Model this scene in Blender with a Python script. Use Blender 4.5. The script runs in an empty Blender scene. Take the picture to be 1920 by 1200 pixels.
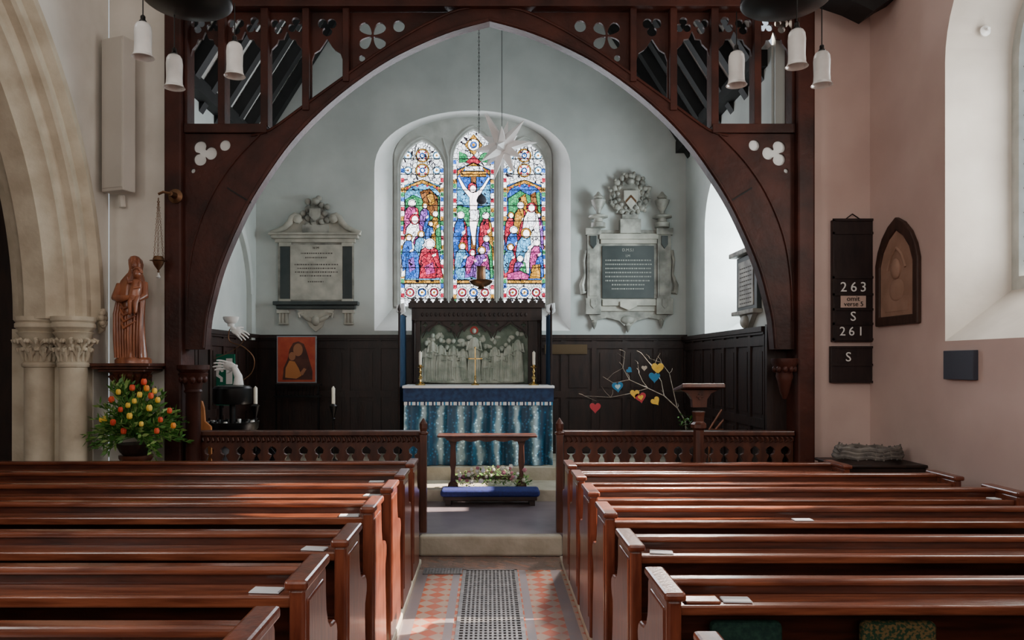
import bpy, bmesh, math, random
from mathutils import Vector, Matrix
random.seed(7)
F=1400.;CX=918.;HY=680.;H=1.7
def PX(px,d): return (px-CX)*d/F
def PZ(py,d): return H+(HY-py)*d/F
pi=math.pi
COL=bpy.context.scene.collection
# ------------------------------------------------------------ materials
def mat(name,col,rough=.6,col2=None,scale=6,detail=5,metal=0,bump=0,bscale=None,coat=0,estr=0,stretch=(1,1,1),trans=0,ramp=(.35,.65),spec=.5):
    m=bpy.data.materials.new(name);m.use_nodes=True
    nt=m.node_tree;b=nt.nodes['Principled BSDF']
    b.inputs['Base Color'].default_value=(*col,1);b.inputs['Roughness'].default_value=rough
    b.inputs['Metallic'].default_value=metal;b.inputs['Coat Weight'].default_value=coat
    b.inputs['Coat Roughness'].default_value=.15;b.inputs['Specular IOR Level'].default_value=spec
    if estr: b.inputs['Emission Color'].default_value=(*col,1);b.inputs['Emission Strength'].default_value=estr
    tc=nt.nodes.new('ShaderNodeTexCoord');mp=nt.nodes.new('ShaderNodeMapping');mp.inputs['Scale'].default_value=stretch
    nt.links.new(tc.outputs['Object'],mp.inputs['Vector'])
    if col2 is not None:
        n=nt.nodes.new('ShaderNodeTexNoise');n.inputs['Scale'].default_value=scale;n.inputs['Detail'].default_value=detail
        r=nt.nodes.new('ShaderNodeValToRGB');r.color_ramp.elements[0].position=ramp[0];r.color_ramp.elements[1].position=ramp[1]
        r.color_ramp.elements[0].color=(*col,1);r.color_ramp.elements[1].color=(*col2,1)
        nt.links.new(mp.outputs[0],n.inputs['Vector']);nt.links.new(n.outputs[0],r.inputs[0]);nt.links.new(r.outputs[0],b.inputs['Base Color'])
    if bump:
        n2=nt.nodes.new('ShaderNodeTexNoise');n2.inputs['Scale'].default_value=bscale or scale*3;n2.inputs['Detail'].default_value=6
        bp=nt.nodes.new('ShaderNodeBump');bp.inputs['Strength'].default_value=bump;bp.inputs['Distance'].default_value=.02
        nt.links.new(mp.outputs[0],n2.inputs['Vector']);nt.links.new(n2.outputs[0],bp.inputs['Height']);nt.links.new(bp.outputs[0],b.inputs['Normal'])
    return m
plaster_w=mat('plaster_white',(.60,.57,.51),.9,(.72,.69,.63),2.2,bump=.25,bscale=5)
plaster_p=mat('plaster_pink',(.50,.365,.325),.85,(.60,.455,.41),1.3,bump=.3,bscale=4)
plaster_c=mat('plaster_chancel',(.46,.50,.48),.9,(.57,.61,.585),1.6,bump=.25,bscale=4)
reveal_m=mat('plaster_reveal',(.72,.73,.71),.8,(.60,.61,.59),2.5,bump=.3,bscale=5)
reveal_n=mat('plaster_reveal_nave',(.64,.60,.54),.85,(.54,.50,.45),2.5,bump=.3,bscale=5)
stone_y=mat('limestone',(.45,.38,.28),.85,(.59,.52,.40),5,bump=.15,bscale=30)
stone_g=mat('tracery_stone',(.42,.44,.41),.85,(.54,.56,.53),6,bump=.12,bscale=30)
step_m=mat('step_stone',(.36,.32,.24),.6,(.50,.46,.37),5,bump=.3,bscale=15)
timber=mat('arch_timber',(.022,.0065,.0045),.5,(.060,.016,.010),3,stretch=(1,1,1),bump=.2,bscale=20,spec=.25)
darkwood=mat('dark_oak',(.011,.006,.005),.45,(.026,.012,.009),4,stretch=(4,4,1),bump=.1,spec=.4)
blackwood=mat('black_timber',(.004,.004,.004),.6,(.010,.010,.010),5,spec=.3)
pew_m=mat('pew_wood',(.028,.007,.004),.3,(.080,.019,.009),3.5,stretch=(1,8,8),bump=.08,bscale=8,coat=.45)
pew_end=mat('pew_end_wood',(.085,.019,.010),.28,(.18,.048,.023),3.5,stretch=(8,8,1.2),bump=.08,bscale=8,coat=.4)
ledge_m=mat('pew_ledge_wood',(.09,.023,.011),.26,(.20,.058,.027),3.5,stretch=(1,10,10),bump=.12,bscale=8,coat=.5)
midwood=mat('lectern_oak',(.042,.013,.008),.38,(.09,.027,.014),4,stretch=(4,4,1),coat=.25)
carv=mat('carved_lime_wood',(.17,.05,.022),.38,(.34,.115,.052),5,stretch=(3,3,1),coat=.25)
orangewood=mat('orange_pine',(.38,.14,.04),.45,(.5,.2,.07),5,stretch=(5,5,1))
marble=mat('grey_marble',(.16,.16,.14),.5,(.40,.39,.34),7,bump=.08)
marble_l=mat('cream_marble',(.34,.33,.28),.5,(.51,.49,.42),6)
slate=mat('dark_slate',(.022,.032,.032),.4,(.042,.052,.05),5)
letter=mat('engraved_letter',(.10,.09,.08),.8); letter_w=mat('gilt_letter',(.34,.35,.31),.7)
white=mat('white_paint',(.8,.8,.78),.5); paper=mat('white_paper',(.62,.66,.70),.7)
infill=mat('white_infill',(.70,.73,.72),.8)
black=mat('black_metal',(.006,.006,.006),.35,metal=.4)
iron=mat('cast_iron',(.10,.10,.105),.35,(.20,.19,.19),30,metal=.5)
brass=mat('brass',(.55,.36,.12),.25,(.7,.5,.2),10,metal=1)
copper=mat('bronze',(.20,.11,.06),.35,metal=.9)
frost=mat('frosted_glass',(.68,.68,.66),.3,(.82,.82,.80),10,coat=.5)
frost.node_tree.nodes['Principled BSDF'].inputs['Transmission Weight'].default_value=.25
wax=mat('wax',(.85,.82,.7),.5)
navy=mat('navy_velvet',(.005,.018,.065),.7,(.012,.045,.13),20)
kneel=mat('kneeler_blue',(.004,.010,.085),.8,(.008,.018,.15),40)
curt=mat('curtain_blue',(.010,.035,.080),.8,(.015,.055,.12),10)
linen=mat('altar_linen',(.78,.80,.82),.8)
speaker_m=mat('speaker_cream',(.48,.45,.40),.7,(.52,.49,.44),3)
relief=mat('relief_stone',(.34,.40,.33),.6,(.60,.64,.56),9,bump=.2,bscale=40)
relief_bg=mat('relief_ground',(.08,.12,.09),.7,(.21,.27,.21),8,bump=.5,bscale=25)
red_m=mat('red_enamel',(.45,.03,.02),.5);yellow_m=mat('yellow_petals',(.85,.52,.04),.6,(.95,.66,.1),20);rose_m=mat('red_petals',(.65,.05,.02),.6,(.8,.12,.03),20)
orange_p=mat('orange_petals',(.85,.28,.03),.6);bluep=mat('blue_paint',(.02,.22,.45),.5);cream_f=mat('cream_petals',(.75,.72,.6),.7);pinkf=mat('pink_petals',(.5,.2,.25),.7)
leaf_m=mat('leaf',(.03,.11,.02),.5,(.10,.27,.045),12);leaf2=mat('leaf_light',(.18,.32,.07),.5,(.32,.44,.14),12)
branch_m=mat('pale_branch',(.30,.26,.21),.8,(.50,.45,.38),20)
greensign=mat('green_sign',(.0,.14,.08),.5)
hymn_m=mat('hymn_board_wood',(.014,.009,.010),.5,(.028,.017,.016),5,stretch=(4,4,1),spec=.3)
plaq_m=mat('plaque_frame_wood',(.03,.015,.012),.5,(.06,.03,.022),5,stretch=(4,4,1),spec=.3)
slateblue=mat('blue_grey_panel',(.035,.04,.06),.6)
wick=mat('wicker',(.08,.07,.065),.9,(.17,.15,.13),20)
greenfab=mat('green_needlework',(.004,.028,.022),.9,(.015,.06,.04),60);multifab=mat('patterned_needlework',(.012,.045,.02),.9,(.17,.11,.04),90,ramp=(.45,.55))
carpet=mat('chancel_floor',(.13,.105,.12),.32,(.21,.17,.19),2.5,bump=.05)
cloth_star=mat('paper_star',(.86,.84,.84),.7)
ceil_m=mat('ceiling_plaster',(.84,.84,.82),.9,(.9,.9,.88),2)
wool=mat('black_fabric',(.012,.012,.014),.9)
icon_r=mat('icon_red',(.36,.04,.018),.6,(.46,.08,.03),8);icon_d=mat('icon_dark',(.05,.014,.010),.6,(.10,.03,.018),8);icon_o=mat('icon_ochre',(.48,.18,.05),.6)
skin_i=mat('icon_skin',(.34,.14,.065),.6); grayc=mat('grey_plastic',(.25,.27,.30),.5)
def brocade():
    m=mat('blue_brocade_light_streaks',(.01,.05,.13),.34);nt=m.node_tree;b=nt.nodes['Principled BSDF']
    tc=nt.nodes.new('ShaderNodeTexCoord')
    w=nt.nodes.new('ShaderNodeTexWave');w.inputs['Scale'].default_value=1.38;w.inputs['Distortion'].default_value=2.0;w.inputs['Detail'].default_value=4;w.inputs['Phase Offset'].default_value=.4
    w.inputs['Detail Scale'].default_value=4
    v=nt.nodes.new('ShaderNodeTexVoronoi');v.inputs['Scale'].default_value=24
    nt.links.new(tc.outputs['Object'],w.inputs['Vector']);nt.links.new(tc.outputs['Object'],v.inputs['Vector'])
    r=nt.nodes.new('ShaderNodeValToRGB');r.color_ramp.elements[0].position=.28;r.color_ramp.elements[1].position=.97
    r.color_ramp.elements[0].color=(.018,.09,.18,1);r.color_ramp.elements[1].color=(.60,.84,.94,1)  # paler bands paint window light and fold sheen into the cloth colour
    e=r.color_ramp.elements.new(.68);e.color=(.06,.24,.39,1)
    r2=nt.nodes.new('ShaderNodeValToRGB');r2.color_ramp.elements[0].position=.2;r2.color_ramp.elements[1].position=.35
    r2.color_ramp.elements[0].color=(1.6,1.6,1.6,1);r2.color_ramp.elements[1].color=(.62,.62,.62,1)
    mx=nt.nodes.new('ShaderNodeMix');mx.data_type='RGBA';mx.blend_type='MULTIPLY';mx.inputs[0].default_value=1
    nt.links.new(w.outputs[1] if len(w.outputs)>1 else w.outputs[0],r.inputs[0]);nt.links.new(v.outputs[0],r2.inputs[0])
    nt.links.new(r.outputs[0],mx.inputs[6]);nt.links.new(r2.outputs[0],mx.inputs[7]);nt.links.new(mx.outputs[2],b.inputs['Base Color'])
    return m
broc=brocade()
def tiles():
    m=mat('tile_floor',(.2,.05,.03),.22,coat=.4);nt=m.node_tree;b=nt.nodes['Principled BSDF'];N=nt.nodes.new;L=nt.links.new
    tc=N('ShaderNodeTexCoord');mp=N('ShaderNodeMapping');mp.inputs['Rotation'].default_value=(0,0,pi/4);L(tc.outputs['Object'],mp.inputs[0])
    ck=N('ShaderNodeTexChecker');ck.inputs['Scale'].default_value=11;ck.inputs['Color1'].default_value=(.40,.095,.045,1);ck.inputs['Color2'].default_value=(.37,.26,.20,1);L(mp.outputs[0],ck.inputs[0])
    sx=N('ShaderNodeSeparateXYZ');L(tc.outputs['Object'],sx.inputs[0])
    ab=N('ShaderNodeMath');ab.operation='ABSOLUTE';L(sx.outputs[0],ab.inputs[0])
    cmpn=N('ShaderNodeMath');cmpn.operation='COMPARE';cmpn.inputs[1].default_value=.265;cmpn.inputs[2].default_value=.028;L(ab.outputs[0],cmpn.inputs[0])
    c2=N('ShaderNodeMath');c2.operation='COMPARE';c2.inputs[1].default_value=.535;c2.inputs[2].default_value=.04;L(ab.outputs[0],c2.inputs[0])
    mx=N('ShaderNodeMix');mx.data_type='RGBA';L(cmpn.outputs[0],mx.inputs[0]);L(ck.outputs[0],mx.inputs[6]);mx.inputs[7].default_value=(.22,.20,.22,1)
    mx2=N('ShaderNodeMix');mx2.data_type='RGBA';L(c2.outputs[0],mx2.inputs[0]);L(mx.outputs[2],mx2.inputs[6]);mx2.inputs[7].default_value=(.20,.17,.18,1)
    gt=N('ShaderNodeMath');gt.operation='GREATER_THAN';gt.inputs[1].default_value=6.12;L(sx.outputs[1],gt.inputs[0])
    br=N('ShaderNodeTexBrick');br.inputs['Scale'].default_value=5;br.inputs['Color1'].default_value=(.13,.10,.105,1);br.inputs['Color2'].default_value=(.25,.13,.10,1);br.inputs['Mortar'].default_value=(.05,.045,.04,1);br.inputs['Mortar Size'].default_value=.012;L(mp.outputs[0],br.inputs[0])
    mx3=N('ShaderNodeMix');mx3.data_type='RGBA';L(gt.outputs[0],mx3.inputs[0]);L(mx2.outputs[2],mx3.inputs[6]);L(br.outputs[0],mx3.inputs[7])
    ns=N('ShaderNodeTexNoise');ns.inputs['Scale'].default_value=7;ns.inputs['Detail'].default_value=6;L(tc.outputs['Object'],ns.inputs[0])
    rr_=N('ShaderNodeValToRGB');rr_.color_ramp.elements[0].position=.45;rr_.color_ramp.elements[1].position=.75;rr_.color_ramp.elements[0].color=(0,0,0,1);rr_.color_ramp.elements[1].color=(.5,.5,.5,1);L(ns.outputs[0],rr_.inputs[0])
    mx4=N('ShaderNodeMix');mx4.data_type='RGBA';L(rr_.outputs[0],mx4.inputs[0]);L(mx3.outputs[2],mx4.inputs[6]);mx4.inputs[7].default_value=(.28,.19,.16,1)
    L(mx4.outputs[2],b.inputs['Base Color']);return m
tile_m=tiles()
def glassmat(name,col,st,vs=16,line=.05,var=.5,mosaic=None):
    m=bpy.data.materials.new(name);m.use_nodes=True;nt=m.node_tree;nt.nodes.clear();N=nt.nodes.new;L=nt.links.new
    out=N('ShaderNodeOutputMaterial');em=N('ShaderNodeEmission');em.inputs[1].default_value=st
    tc=N('ShaderNodeTexCoord');mp=N('ShaderNodeMapping');mp.inputs['Scale'].default_value=(1,.01,1);L(tc.outputs['Object'],mp.inputs[0])
    v=N('ShaderNodeTexVoronoi');v.inputs['Scale'].default_value=vs;L(mp.outputs[0],v.inputs['Vector'])
    ve=N('ShaderNodeTexVoronoi');ve.feature='DISTANCE_TO_EDGE';ve.inputs['Scale'].default_value=vs;L(mp.outputs[0],ve.inputs['Vector'])
    sp=N('ShaderNodeSeparateColor');L(v.outputs['Color'],sp.inputs[0])
    r=N('ShaderNodeValToRGB')
    if mosaic:
        r.color_ramp.interpolation='CONSTANT'
        els=r.color_ramp.elements;els[0].color=(*mosaic[0],1);els[0].position=0
        els[1].color=(*mosaic[1],1);els[1].position=1/len(mosaic)
        for i,c in enumerate(mosaic[2:]):
            e=els.new((i+2)/len(mosaic));e.color=(*c,1)
    else:
        r.color_ramp.elements[0].color=tuple(c*(1-var) for c in col)+(1,);r.color_ramp.elements[1].color=(*[min(1,c*(1+var*.6)+.02) for c in col],1)
    L(sp.outputs[0],r.inputs[0])
    st_=N('ShaderNodeMath');st_.operation='GREATER_THAN';st_.inputs[1].default_value=line;L(ve.outputs['Distance'],st_.inputs[0])
    mx=N('ShaderNodeMix');mx.data_type='RGBA';L(st_.outputs[0],mx.inputs[0]);mx.inputs[6].default_value=(.008,.006,.01,1);L(r.outputs[0],mx.inputs[7])
    L(mx.outputs[2],em.inputs[0]);L(em.outputs[0],out.inputs[0]);return m
GS=3.1
g_blue=glassmat('glass_blue',(.02,.14,.62),GS,vs=22);g_sky=glassmat('glass_sky',(.10,.42,.75),GS,vs=22)
g_red=glassmat('glass_red',(.52,.015,.05),GS,vs=20);g_mag=glassmat('glass_magenta',(.58,.06,.30),GS,vs=20);g_pur=glassmat('glass_purple',(.26,.09,.5),GS,vs=20)
g_grn=glassmat('glass_green',(.03,.32,.11),GS,vs=24);g_yel=glassmat('glass_yellow',(.72,.34,.03),GS*.8,vs=20);g_wht=glassmat('glass_white',(.85,.88,1),GS*1.5,vs=18,line=.035,var=.2)
g_skin=glassmat('glass_pale_pink',(1,.85,.87),GS*1.7,var=.05,vs=5,line=.006)
g_brn=glassmat('glass_amber_brown',(.32,.12,.03),GS*.7,vs=20)
g_mos=glassmat('glass_mosaic',(1,1,1),GS,vs=20,line=.045,mosaic=[(.8,.85,.95),(.06,.25,.7),(.8,.85,.95),(.55,.03,.06),(.7,.8,.9),(.75,.4,.06),(.75,.7,.85),(.05,.3,.15)])
g_lat=glassmat('glass_lattice',(.8,.86,.95),GS*1.1,vs=18,line=.055,var=.25)
lead=mat('lead_came',(.006,.006,.008),.6)
GLS=[g_lat,g_mos,g_blue,g_sky,g_red,g_mag,g_pur,g_grn,g_yel,g_wht,g_skin,g_brn,lead]
LAT,MOS,BLU,SKY,RED,MAG,PUR,GRN,YEL,WHT,SKN,BRN,LEAD=range(13)
def clearglass():
    m=bpy.data.materials.new('clear_daylight_glass');m.use_nodes=True;nt=m.node_tree;nt.nodes.clear()
    o=nt.nodes.new('ShaderNodeOutputMaterial');t=nt.nodes.new('ShaderNodeBsdfTransparent');e=nt.nodes.new('ShaderNodeEmission');e.inputs[0].default_value=(.75,.9,1,1);e.inputs[1].default_value=2.5
    a=nt.nodes.new('ShaderNodeMixShader');a.inputs[0].default_value=.35;nt.links.new(t.outputs[0],a.inputs[1]);nt.links.new(e.outputs[0],a.inputs[2]);nt.links.new(a.outputs[0],o.inputs[0]);return m
clr=clearglass()
# ------------------------------------------------------------ mesh builder
def _conv(ob):
    COL.objects.link(ob);dg=bpy.context.evaluated_depsgraph_get();dg.update()
    me=bpy.data.meshes.new_from_object(ob.evaluated_get(dg))
    vs=[tuple(v.co) for v in me.vertices];fs=[tuple(p.vertices) for p in me.polygons]
    d=ob.data;bpy.data.objects.remove(ob);bpy.data.curves.remove(d);bpy.data.meshes.remove(me)
    return vs,fs
def fill2d(loops,thick):
    cu=bpy.data.curves.new('t','CURVE');cu.dimensions='2D';cu.fill_mode='BOTH';cu.extrude=thick/2
    for lp in loops:
        s=cu.splines.new('POLY');s.points.add(len(lp)-1)
        for i,p in enumerate(lp): s.points[i].co=(p[0],p[1],0,1)
        s.use_cyclic_u=True
    return _conv(bpy.data.objects.new('t',cu))
def text2d(s,size,thick):
    cu=bpy.data.curves.new('t','FONT');cu.body=s;cu.size=size;cu.extrude=thick/2;cu.align_x='CENTER';cu.align_y='CENTER';cu.resolution_u=3
    return _conv(bpy.data.objects.new('t',cu))
def circ(cx,cz,r,n=20,rz=None): return [(cx+r*math.cos(2*pi*i/n),cz+(rz or r)*math.sin(2*pi*i/n)) for i in range(n)]
def foil(cx,cz,R,n,ph=pi/2,N=48,inner=.42):
    o=[]
    for i in range(N):
        t=2*pi*i/N;r=R*(inner+(1-inner)*abs(math.cos(n*(t-ph)/2))**.6);o.append((cx+r*math.cos(t),cz+r*math.sin(t)))
    return o
def archo(u0,u1,zb,zs,rise,n=20,point=0):
    o=[(u0,zb)];c=(u0+u1)/2;a=(u1-u0)/2
    for i in range(n+1):
        t=pi-pi*i/n;x=math.cos(t);z=math.sin(t)
        if point: z=z*(1-point)+point*(1-abs(x))**.9
        o.append((c+a*x,zs+rise*z))
    o.append((u1,zb));return o
class MB:
    def __init__(s): s.v=[];s.f=[];s.m=[]
    def add(s,vs,fs,m=0):
        o=len(s.v);s.v+=[tuple(v) for v in vs];s.f+=[tuple(i+o for i in f) for f in fs];s.m+=[m]*len(fs);return s
    def box(s,x0,x1,y0,y1,z0,z1,m=0,M=None):
        vs=[(x,y,z) for x in(x0,x1) for y in(y0,y1) for z in(z0,z1)]
        if M: vs=[tuple(M@Vector(v)) for v in vs]
        return s.add(vs,[(0,1,3,2),(4,6,7,5),(0,4,5,1),(2,3,7,6),(0,2,6,4),(1,5,7,3)],m)
    def map(s,p,plane,c):
        u,v,w=p
        return (u,c+w,v) if plane=='XZ' else (c+w,u,v) if plane=='YZ' else (u,v,c+w)
    def plate(s,loops,plane,c,thick,m=0):
        vs,fs=fill2d(loops,thick);return s.add([s.map(p,plane,c) for p in vs],fs,m)
    def prism(s,poly,plane,c,thick,m=0):
        n=len(poly);vs=[s.map((p[0],p[1],-thick/2),plane,c) for p in poly]+[s.map((p[0],p[1],thick/2),plane,c) for p in poly]
        return s.add(vs,[tuple(range(n)),tuple(range(2*n-1,n-1,-1))]+[(i,(i+1)%n,n+(i+1)%n,n+i) for i in range(n)],m)
    def flat(s,poly,plane,c,m=0):
        return s.add([s.map((p[0],p[1],0),plane,c) for p in poly],[tuple(range(len(poly)))],m)
    def text(s,t,size,u,v,plane,c,m=0,thick=.004,flip=1):
        vs,fs=text2d(t,size,thick);return s.add([s.map((u+flip*p[0],v+p[1],p[2]),plane,c) for p in vs],fs,m)
    def lathe(s,cx,cy,prof,n=20,m=0,ax='z',sy=1,flute=0,fn=0):
        vs=[];fs=[]
        for (r,z) in prof:
            for i in range(n):
                t=2*pi*i/n;q=r*(1+flute*math.cos(fn*t));a=q*math.cos(t);b=q*math.sin(t)*sy
                vs.append((cx+a,cy+b,z) if ax=='z' else (z,cx+a,cy+b) if ax=='x' else (cx+a,z,cy+b))
        for j in range(len(prof)-1):
            for i in range(n):
                fs.append((j*n+i,j*n+(i+1)%n,(j+1)*n+(i+1)%n,(j+1)*n+i))
        fs.append(tuple(range(n)));fs.append(tuple(range((len(prof)-1)*n,len(prof)*n)))
        return s.add(vs,fs,m)
    def loft(s,secs,n=28,m=0,fold=0,fk=9):
        vs=[];fs=[]
        for j,(cx,cy,z,rx,ry) in enumerate(secs):
            for i in range(n):
                t=2*pi*i/n;k=1+fold*(math.sin(fk*t+j*.35)+.5*math.sin((fk*2-3)*t-j*.5))
                vs.append((cx+rx*k*math.cos(t),cy+ry*k*math.sin(t),z))
        for j in range(len(secs)-1):
            for i in range(n): fs.append((j*n+i,j*n+(i+1)%n,(j+1)*n+(i+1)%n,(j+1)*n+i))
        fs.append(tuple(range(n)));fs.append(tuple(range((len(secs)-1)*n,len(secs)*n)))
        return s.add(vs,fs,m)
    def ell(s,c,rx,ry,rz,m=0,n=14,k=9,M=None):
        vs=[(0,0,-1)];fs=[]
        for j in range(1,k):
            p=-pi/2+pi*j/k
            for i in range(n):
                t=2*pi*i/n;vs.append((math.cos(p)*math.cos(t),math.cos(p)*math.sin(t),math.sin(p)))
        vs.append((0,0,1));L=len(vs)-1
        for i in range(n):
            fs.append((0,1+(i+1)%n,1+i));fs.append((L,L-n+i,L-n+(i+1)%n))
        for j in range(k-2):
            for i in range(n):
                a=1+j*n;fs.append((a+i,a+(i+1)%n,a+n+(i+1)%n,a+n+i))
        vs=[Vector((x*rx,y*ry,z*rz)) for x,y,z in vs]
        if M: vs=[M@v for v in vs]
        c=Vector(c);return s.add([tuple(v+c) for v in vs],fs,m)
    def tube(s,pts,r,n=8,m=0,closed=False):
        P=[Vector(p) for p in pts];k=len(P);R=r if isinstance(r,(list,tuple)) else [r]*k;vs=[];fs=[];up=None
        for i in range(k):
            if closed: d=P[(i+1)%k]-P[i-1]
            else: d=P[min(i+1,k-1)]-P[max(i-1,0)]
            if d.length<1e-9: d=Vector((0,0,1))
            d.normalize()
            if up is None: up=Vector((0,0,1)) if abs(d.z)<.9 else Vector((0,1,0))
            a=d.cross(up)
            if a.length<1e-4: a=d.cross(Vector((1,.1,0)))
            a.normalize();b=d.cross(a).normalized();up=-b
            up=(up-d*up.dot(d)).normalized()
            for j in range(n):
                t=2*pi*j/n;vs.append(tuple(P[i]+a*R[i]*math.cos(t)+b*R[i]*math.sin(t)))
        for i in range(k if closed else k-1):
            for j in range(n):
                i2=(i+1)%k;fs.append((i*n+j,i*n+(j+1)%n,i2*n+(j+1)%n,i2*n+j))
        if not closed: fs.append(tuple(range(n)));fs.append(tuple(range((k-1)*n,k*n)))
        return s.add(vs,fs,m)
    def scx(s,c,k):
        s.v=[(c+(v[0]-c)*k,v[1],v[2]) for v in s.v];return s
    def build(s,name,mats,parent=None,label=None,cat=None,group=None,kind=None,smooth=False,bevel=0,sharp=40,seg=2):
        if not isinstance(mats,(list,tuple)): mats=[mats]
        loc=Vector((0,0,0))
        if parent is None and kind!='structure':
            xs=[v[0] for v in s.v];ys=[v[1] for v in s.v];zs=[v[2] for v in s.v]
            loc=Vector(((min(xs)+max(xs))/2,(min(ys)+max(ys))/2,min(zs)))
        me=bpy.data.meshes.new(name);me.from_pydata([tuple(Vector(v)-loc) for v in s.v],[],s.f)
        for M_ in mats: me.materials.append(M_)
        me.polygons.foreach_set('material_index',s.m)
        bm=bmesh.new();bm.from_mesh(me);bmesh.ops.remove_doubles(bm,verts=bm.verts,dist=1e-5);bmesh.ops.recalc_face_normals(bm,faces=bm.faces);bm.to_mesh(me);bm.free()
        if smooth:
            me.shade_smooth();me.set_sharp_from_angle(angle=math.radians(sharp))
        ob=bpy.data.objects.new(name,me);COL.objects.link(ob);ob.location=loc
        if parent: ob.parent=parent;ob.matrix_parent_inverse=Matrix.Translation(parent.location).inverted()
        if bevel:
            b=ob.modifiers.new('bevel','BEVEL');b.width=bevel;b.segments=seg;b.limit_method='ANGLE';b.angle_limit=math.radians(50)
        for k_,v_ in (('label',label),('category',cat),('group',group),('kind',kind)):
            if v_: ob[k_]=v_
        return ob
def thing(name,label,cat,loc,group=None,kind=None):
    e=bpy.data.objects.new(name,None);COL.objects.link(e);e.location=loc;e.empty_display_size=.1
    e['label']=label;e['category']=cat
    if group:e['group']=group
    if kind:e['kind']=kind
    return e
def loft2(a,b,fa,fb):
    n=len(a);return [fa(p) for p in a]+[fb(p) for p in b],[(i,(i+1)%n,n+(i+1)%n,n+i) for i in range(n)]
def pxl(pts,d): return [(PX(x,d),PZ(y,d)) for x,y in pts]
S='structure'
# ============================================================ ROOM SHELL
WX=3.49;WY=6.85
MB().box(-7,3.9,-4,6.61,-.1,0).build('floor',tile_m,kind=S)
m=MB();m.box(-3.6,3.2,6.61,8.21,-.1,.175).build('floor_chancel',carpet,kind=S)
m=MB();m.box(-.62,.64,6.55,6.66,.0,.178).build('trim_1',step_m,kind=S,bevel=.02)
m=MB();m.box(-3.19,2.68,8.21,8.88,0,.304).build('trim_2',step_m,kind=S,bevel=.012)
m=MB();m.box(-3.19,2.68,8.86,10.3,0,.463).build('trim_3',step_m,kind=S,bevel=.012)
m=MB();m.box(-4.4,-.575,1.4,6.3,0,.045);m.build('trim_4',step_m,kind=S,bevel=.01)
m=MB();m.box(.6,3.49,1.4,6.4,0,.045);m.build('trim_5',step_m,kind=S,bevel=.01)
op=archo(4.1,5.72,1.865,4.0,.85,24)
ip=archo(4.25,5.6,2.27,3.95,.7,24)
MB().plate([[(-4,0),(6.9,0),(6.9,5.8),(-4,5.8)],op],'YZ',WX+.01,.02).build('wall_right',plaster_p,kind=S)
vs,fs=loft2(op,ip,lambda p:(WX,p[0],p[1]),lambda p:(3.95,p[0],p[1]))
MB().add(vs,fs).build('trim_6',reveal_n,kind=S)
w3=thing('window_3','deep round-headed nave window with plain leaded glass','window',(3.95,4.9,2.27),kind=S)
MB().flat(ip,'YZ',3.97).build('pane',clr,w3)
m=MB();m.plate([archo(4.2,5.65,2.22,3.95,.75,24),archo(4.32,5.53,2.34,3.95,.62,24)],'YZ',3.95,.06)
m.box(3.93,3.97,4.88,4.96,2.3,4.6);m.build('frame',stone_g,w3)
m=MB()
for i in range(1,12): m.box(3.955,3.965,4.3,5.55,2.27+i*.18,2.275+i*.18)
m.build('leading',lead,w3)
MB().lathe(3.72,PZ(62,5.64),[(.03,5.62),(.04,5.61),(.04,5.60),(.012,5.585),(.012,5.56)],16,ax='y').build('reveal_fitting',white,label='small round white fitting on the window reveal',cat='wall fitting',smooth=True)
MB().box(-WX,-2.9,WY,WY+.3,0,5.8).build('wall_front_left',plaster_w,kind=S)
MB().box(2.9,WX+.3,WY,WY+.3,0,5.8).build('wall_front_right',plaster_p,kind=S)
MB().box(-2.95,2.95,WY+.02,WY+.3,5.08,5.8).build('wall_front_top',plaster_w,kind=S)
MB().box(-7,3.9,-4,WY+.3,5.8,5.9).build('ceiling',ceil_m,kind=S)
MB().box(-7,3.9,-4.1,-4,0,5.8).build('wall_back',plaster_w,kind=S)
MB().box(-7.1,-7,-4,7,0,5.8).build('wall_aisle_side',plaster_w,kind=S)
MB().box(-7,-4.1,WY-.1,WY+.1,0,5.8).build('wall_aisle_end',darkwood,kind=S)
R=3.2;yc=6.46-R;zs=2.07
RW=R+.12
arc=[(yc+RW*math.cos(pi*i/48),zs+RW*math.sin(pi*i/48)) for i in range(49)]
poly=[(6.84,0),(6.84,5.8),(-4,5.8),(-4,0),(yc-RW,0)]+arc[::-1]+[(6.46+.12,0)]
m=MB();m.plate([poly],'YZ',-WX-.01,.02);m.build('wall_left',plaster_w,kind=S)
m=MB();m.plate([poly],'YZ',-4.11,.02);m.build('wall_aisle_inner',plaster_w,kind=S)
prof=[(-3.50,.2),(-3.43,.19),(-3.42,.11),(-3.46,.08),(-3.485,.07),(-3.485,.0),(-3.51,-.02),(-3.57,-.03),(-3.60,-.07),(-3.60,-.12),(-3.63,-.13),(-3.66,-.15),(-3.70,-.2),(-3.71,-.22),(-3.89,-.22),(-3.9,-.2),(-3.94,-.15),(-3.97,-.13),(-4.0,-.12),(-4.0,-.07),(-4.03,-.03),(-4.09,-.02),(-4.125,.0),(-4.125,.14)]
vs=[];fs=[];NP=len(prof);NA=64
for i in range(NA+1):
    t=pi*i/NA
    for (x,dr) in prof: vs.append((x,yc+(R+dr)*math.cos(t),zs+(R+dr)*math.sin(t)))
for i in range(NA):
    for j in range(NP-1): fs.append((i*NP+j,i*NP+j+1,(i+1)*NP+j+1,(i+1)*NP+j))
MB().add(vs,fs).build('trim_7',stone_y,kind=S,smooth=True,sharp=25)
rc=thing('arcade_respond','pale limestone twin-shaft respond with carved leaf capital','column',(-3.76,6.42,0))
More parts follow.
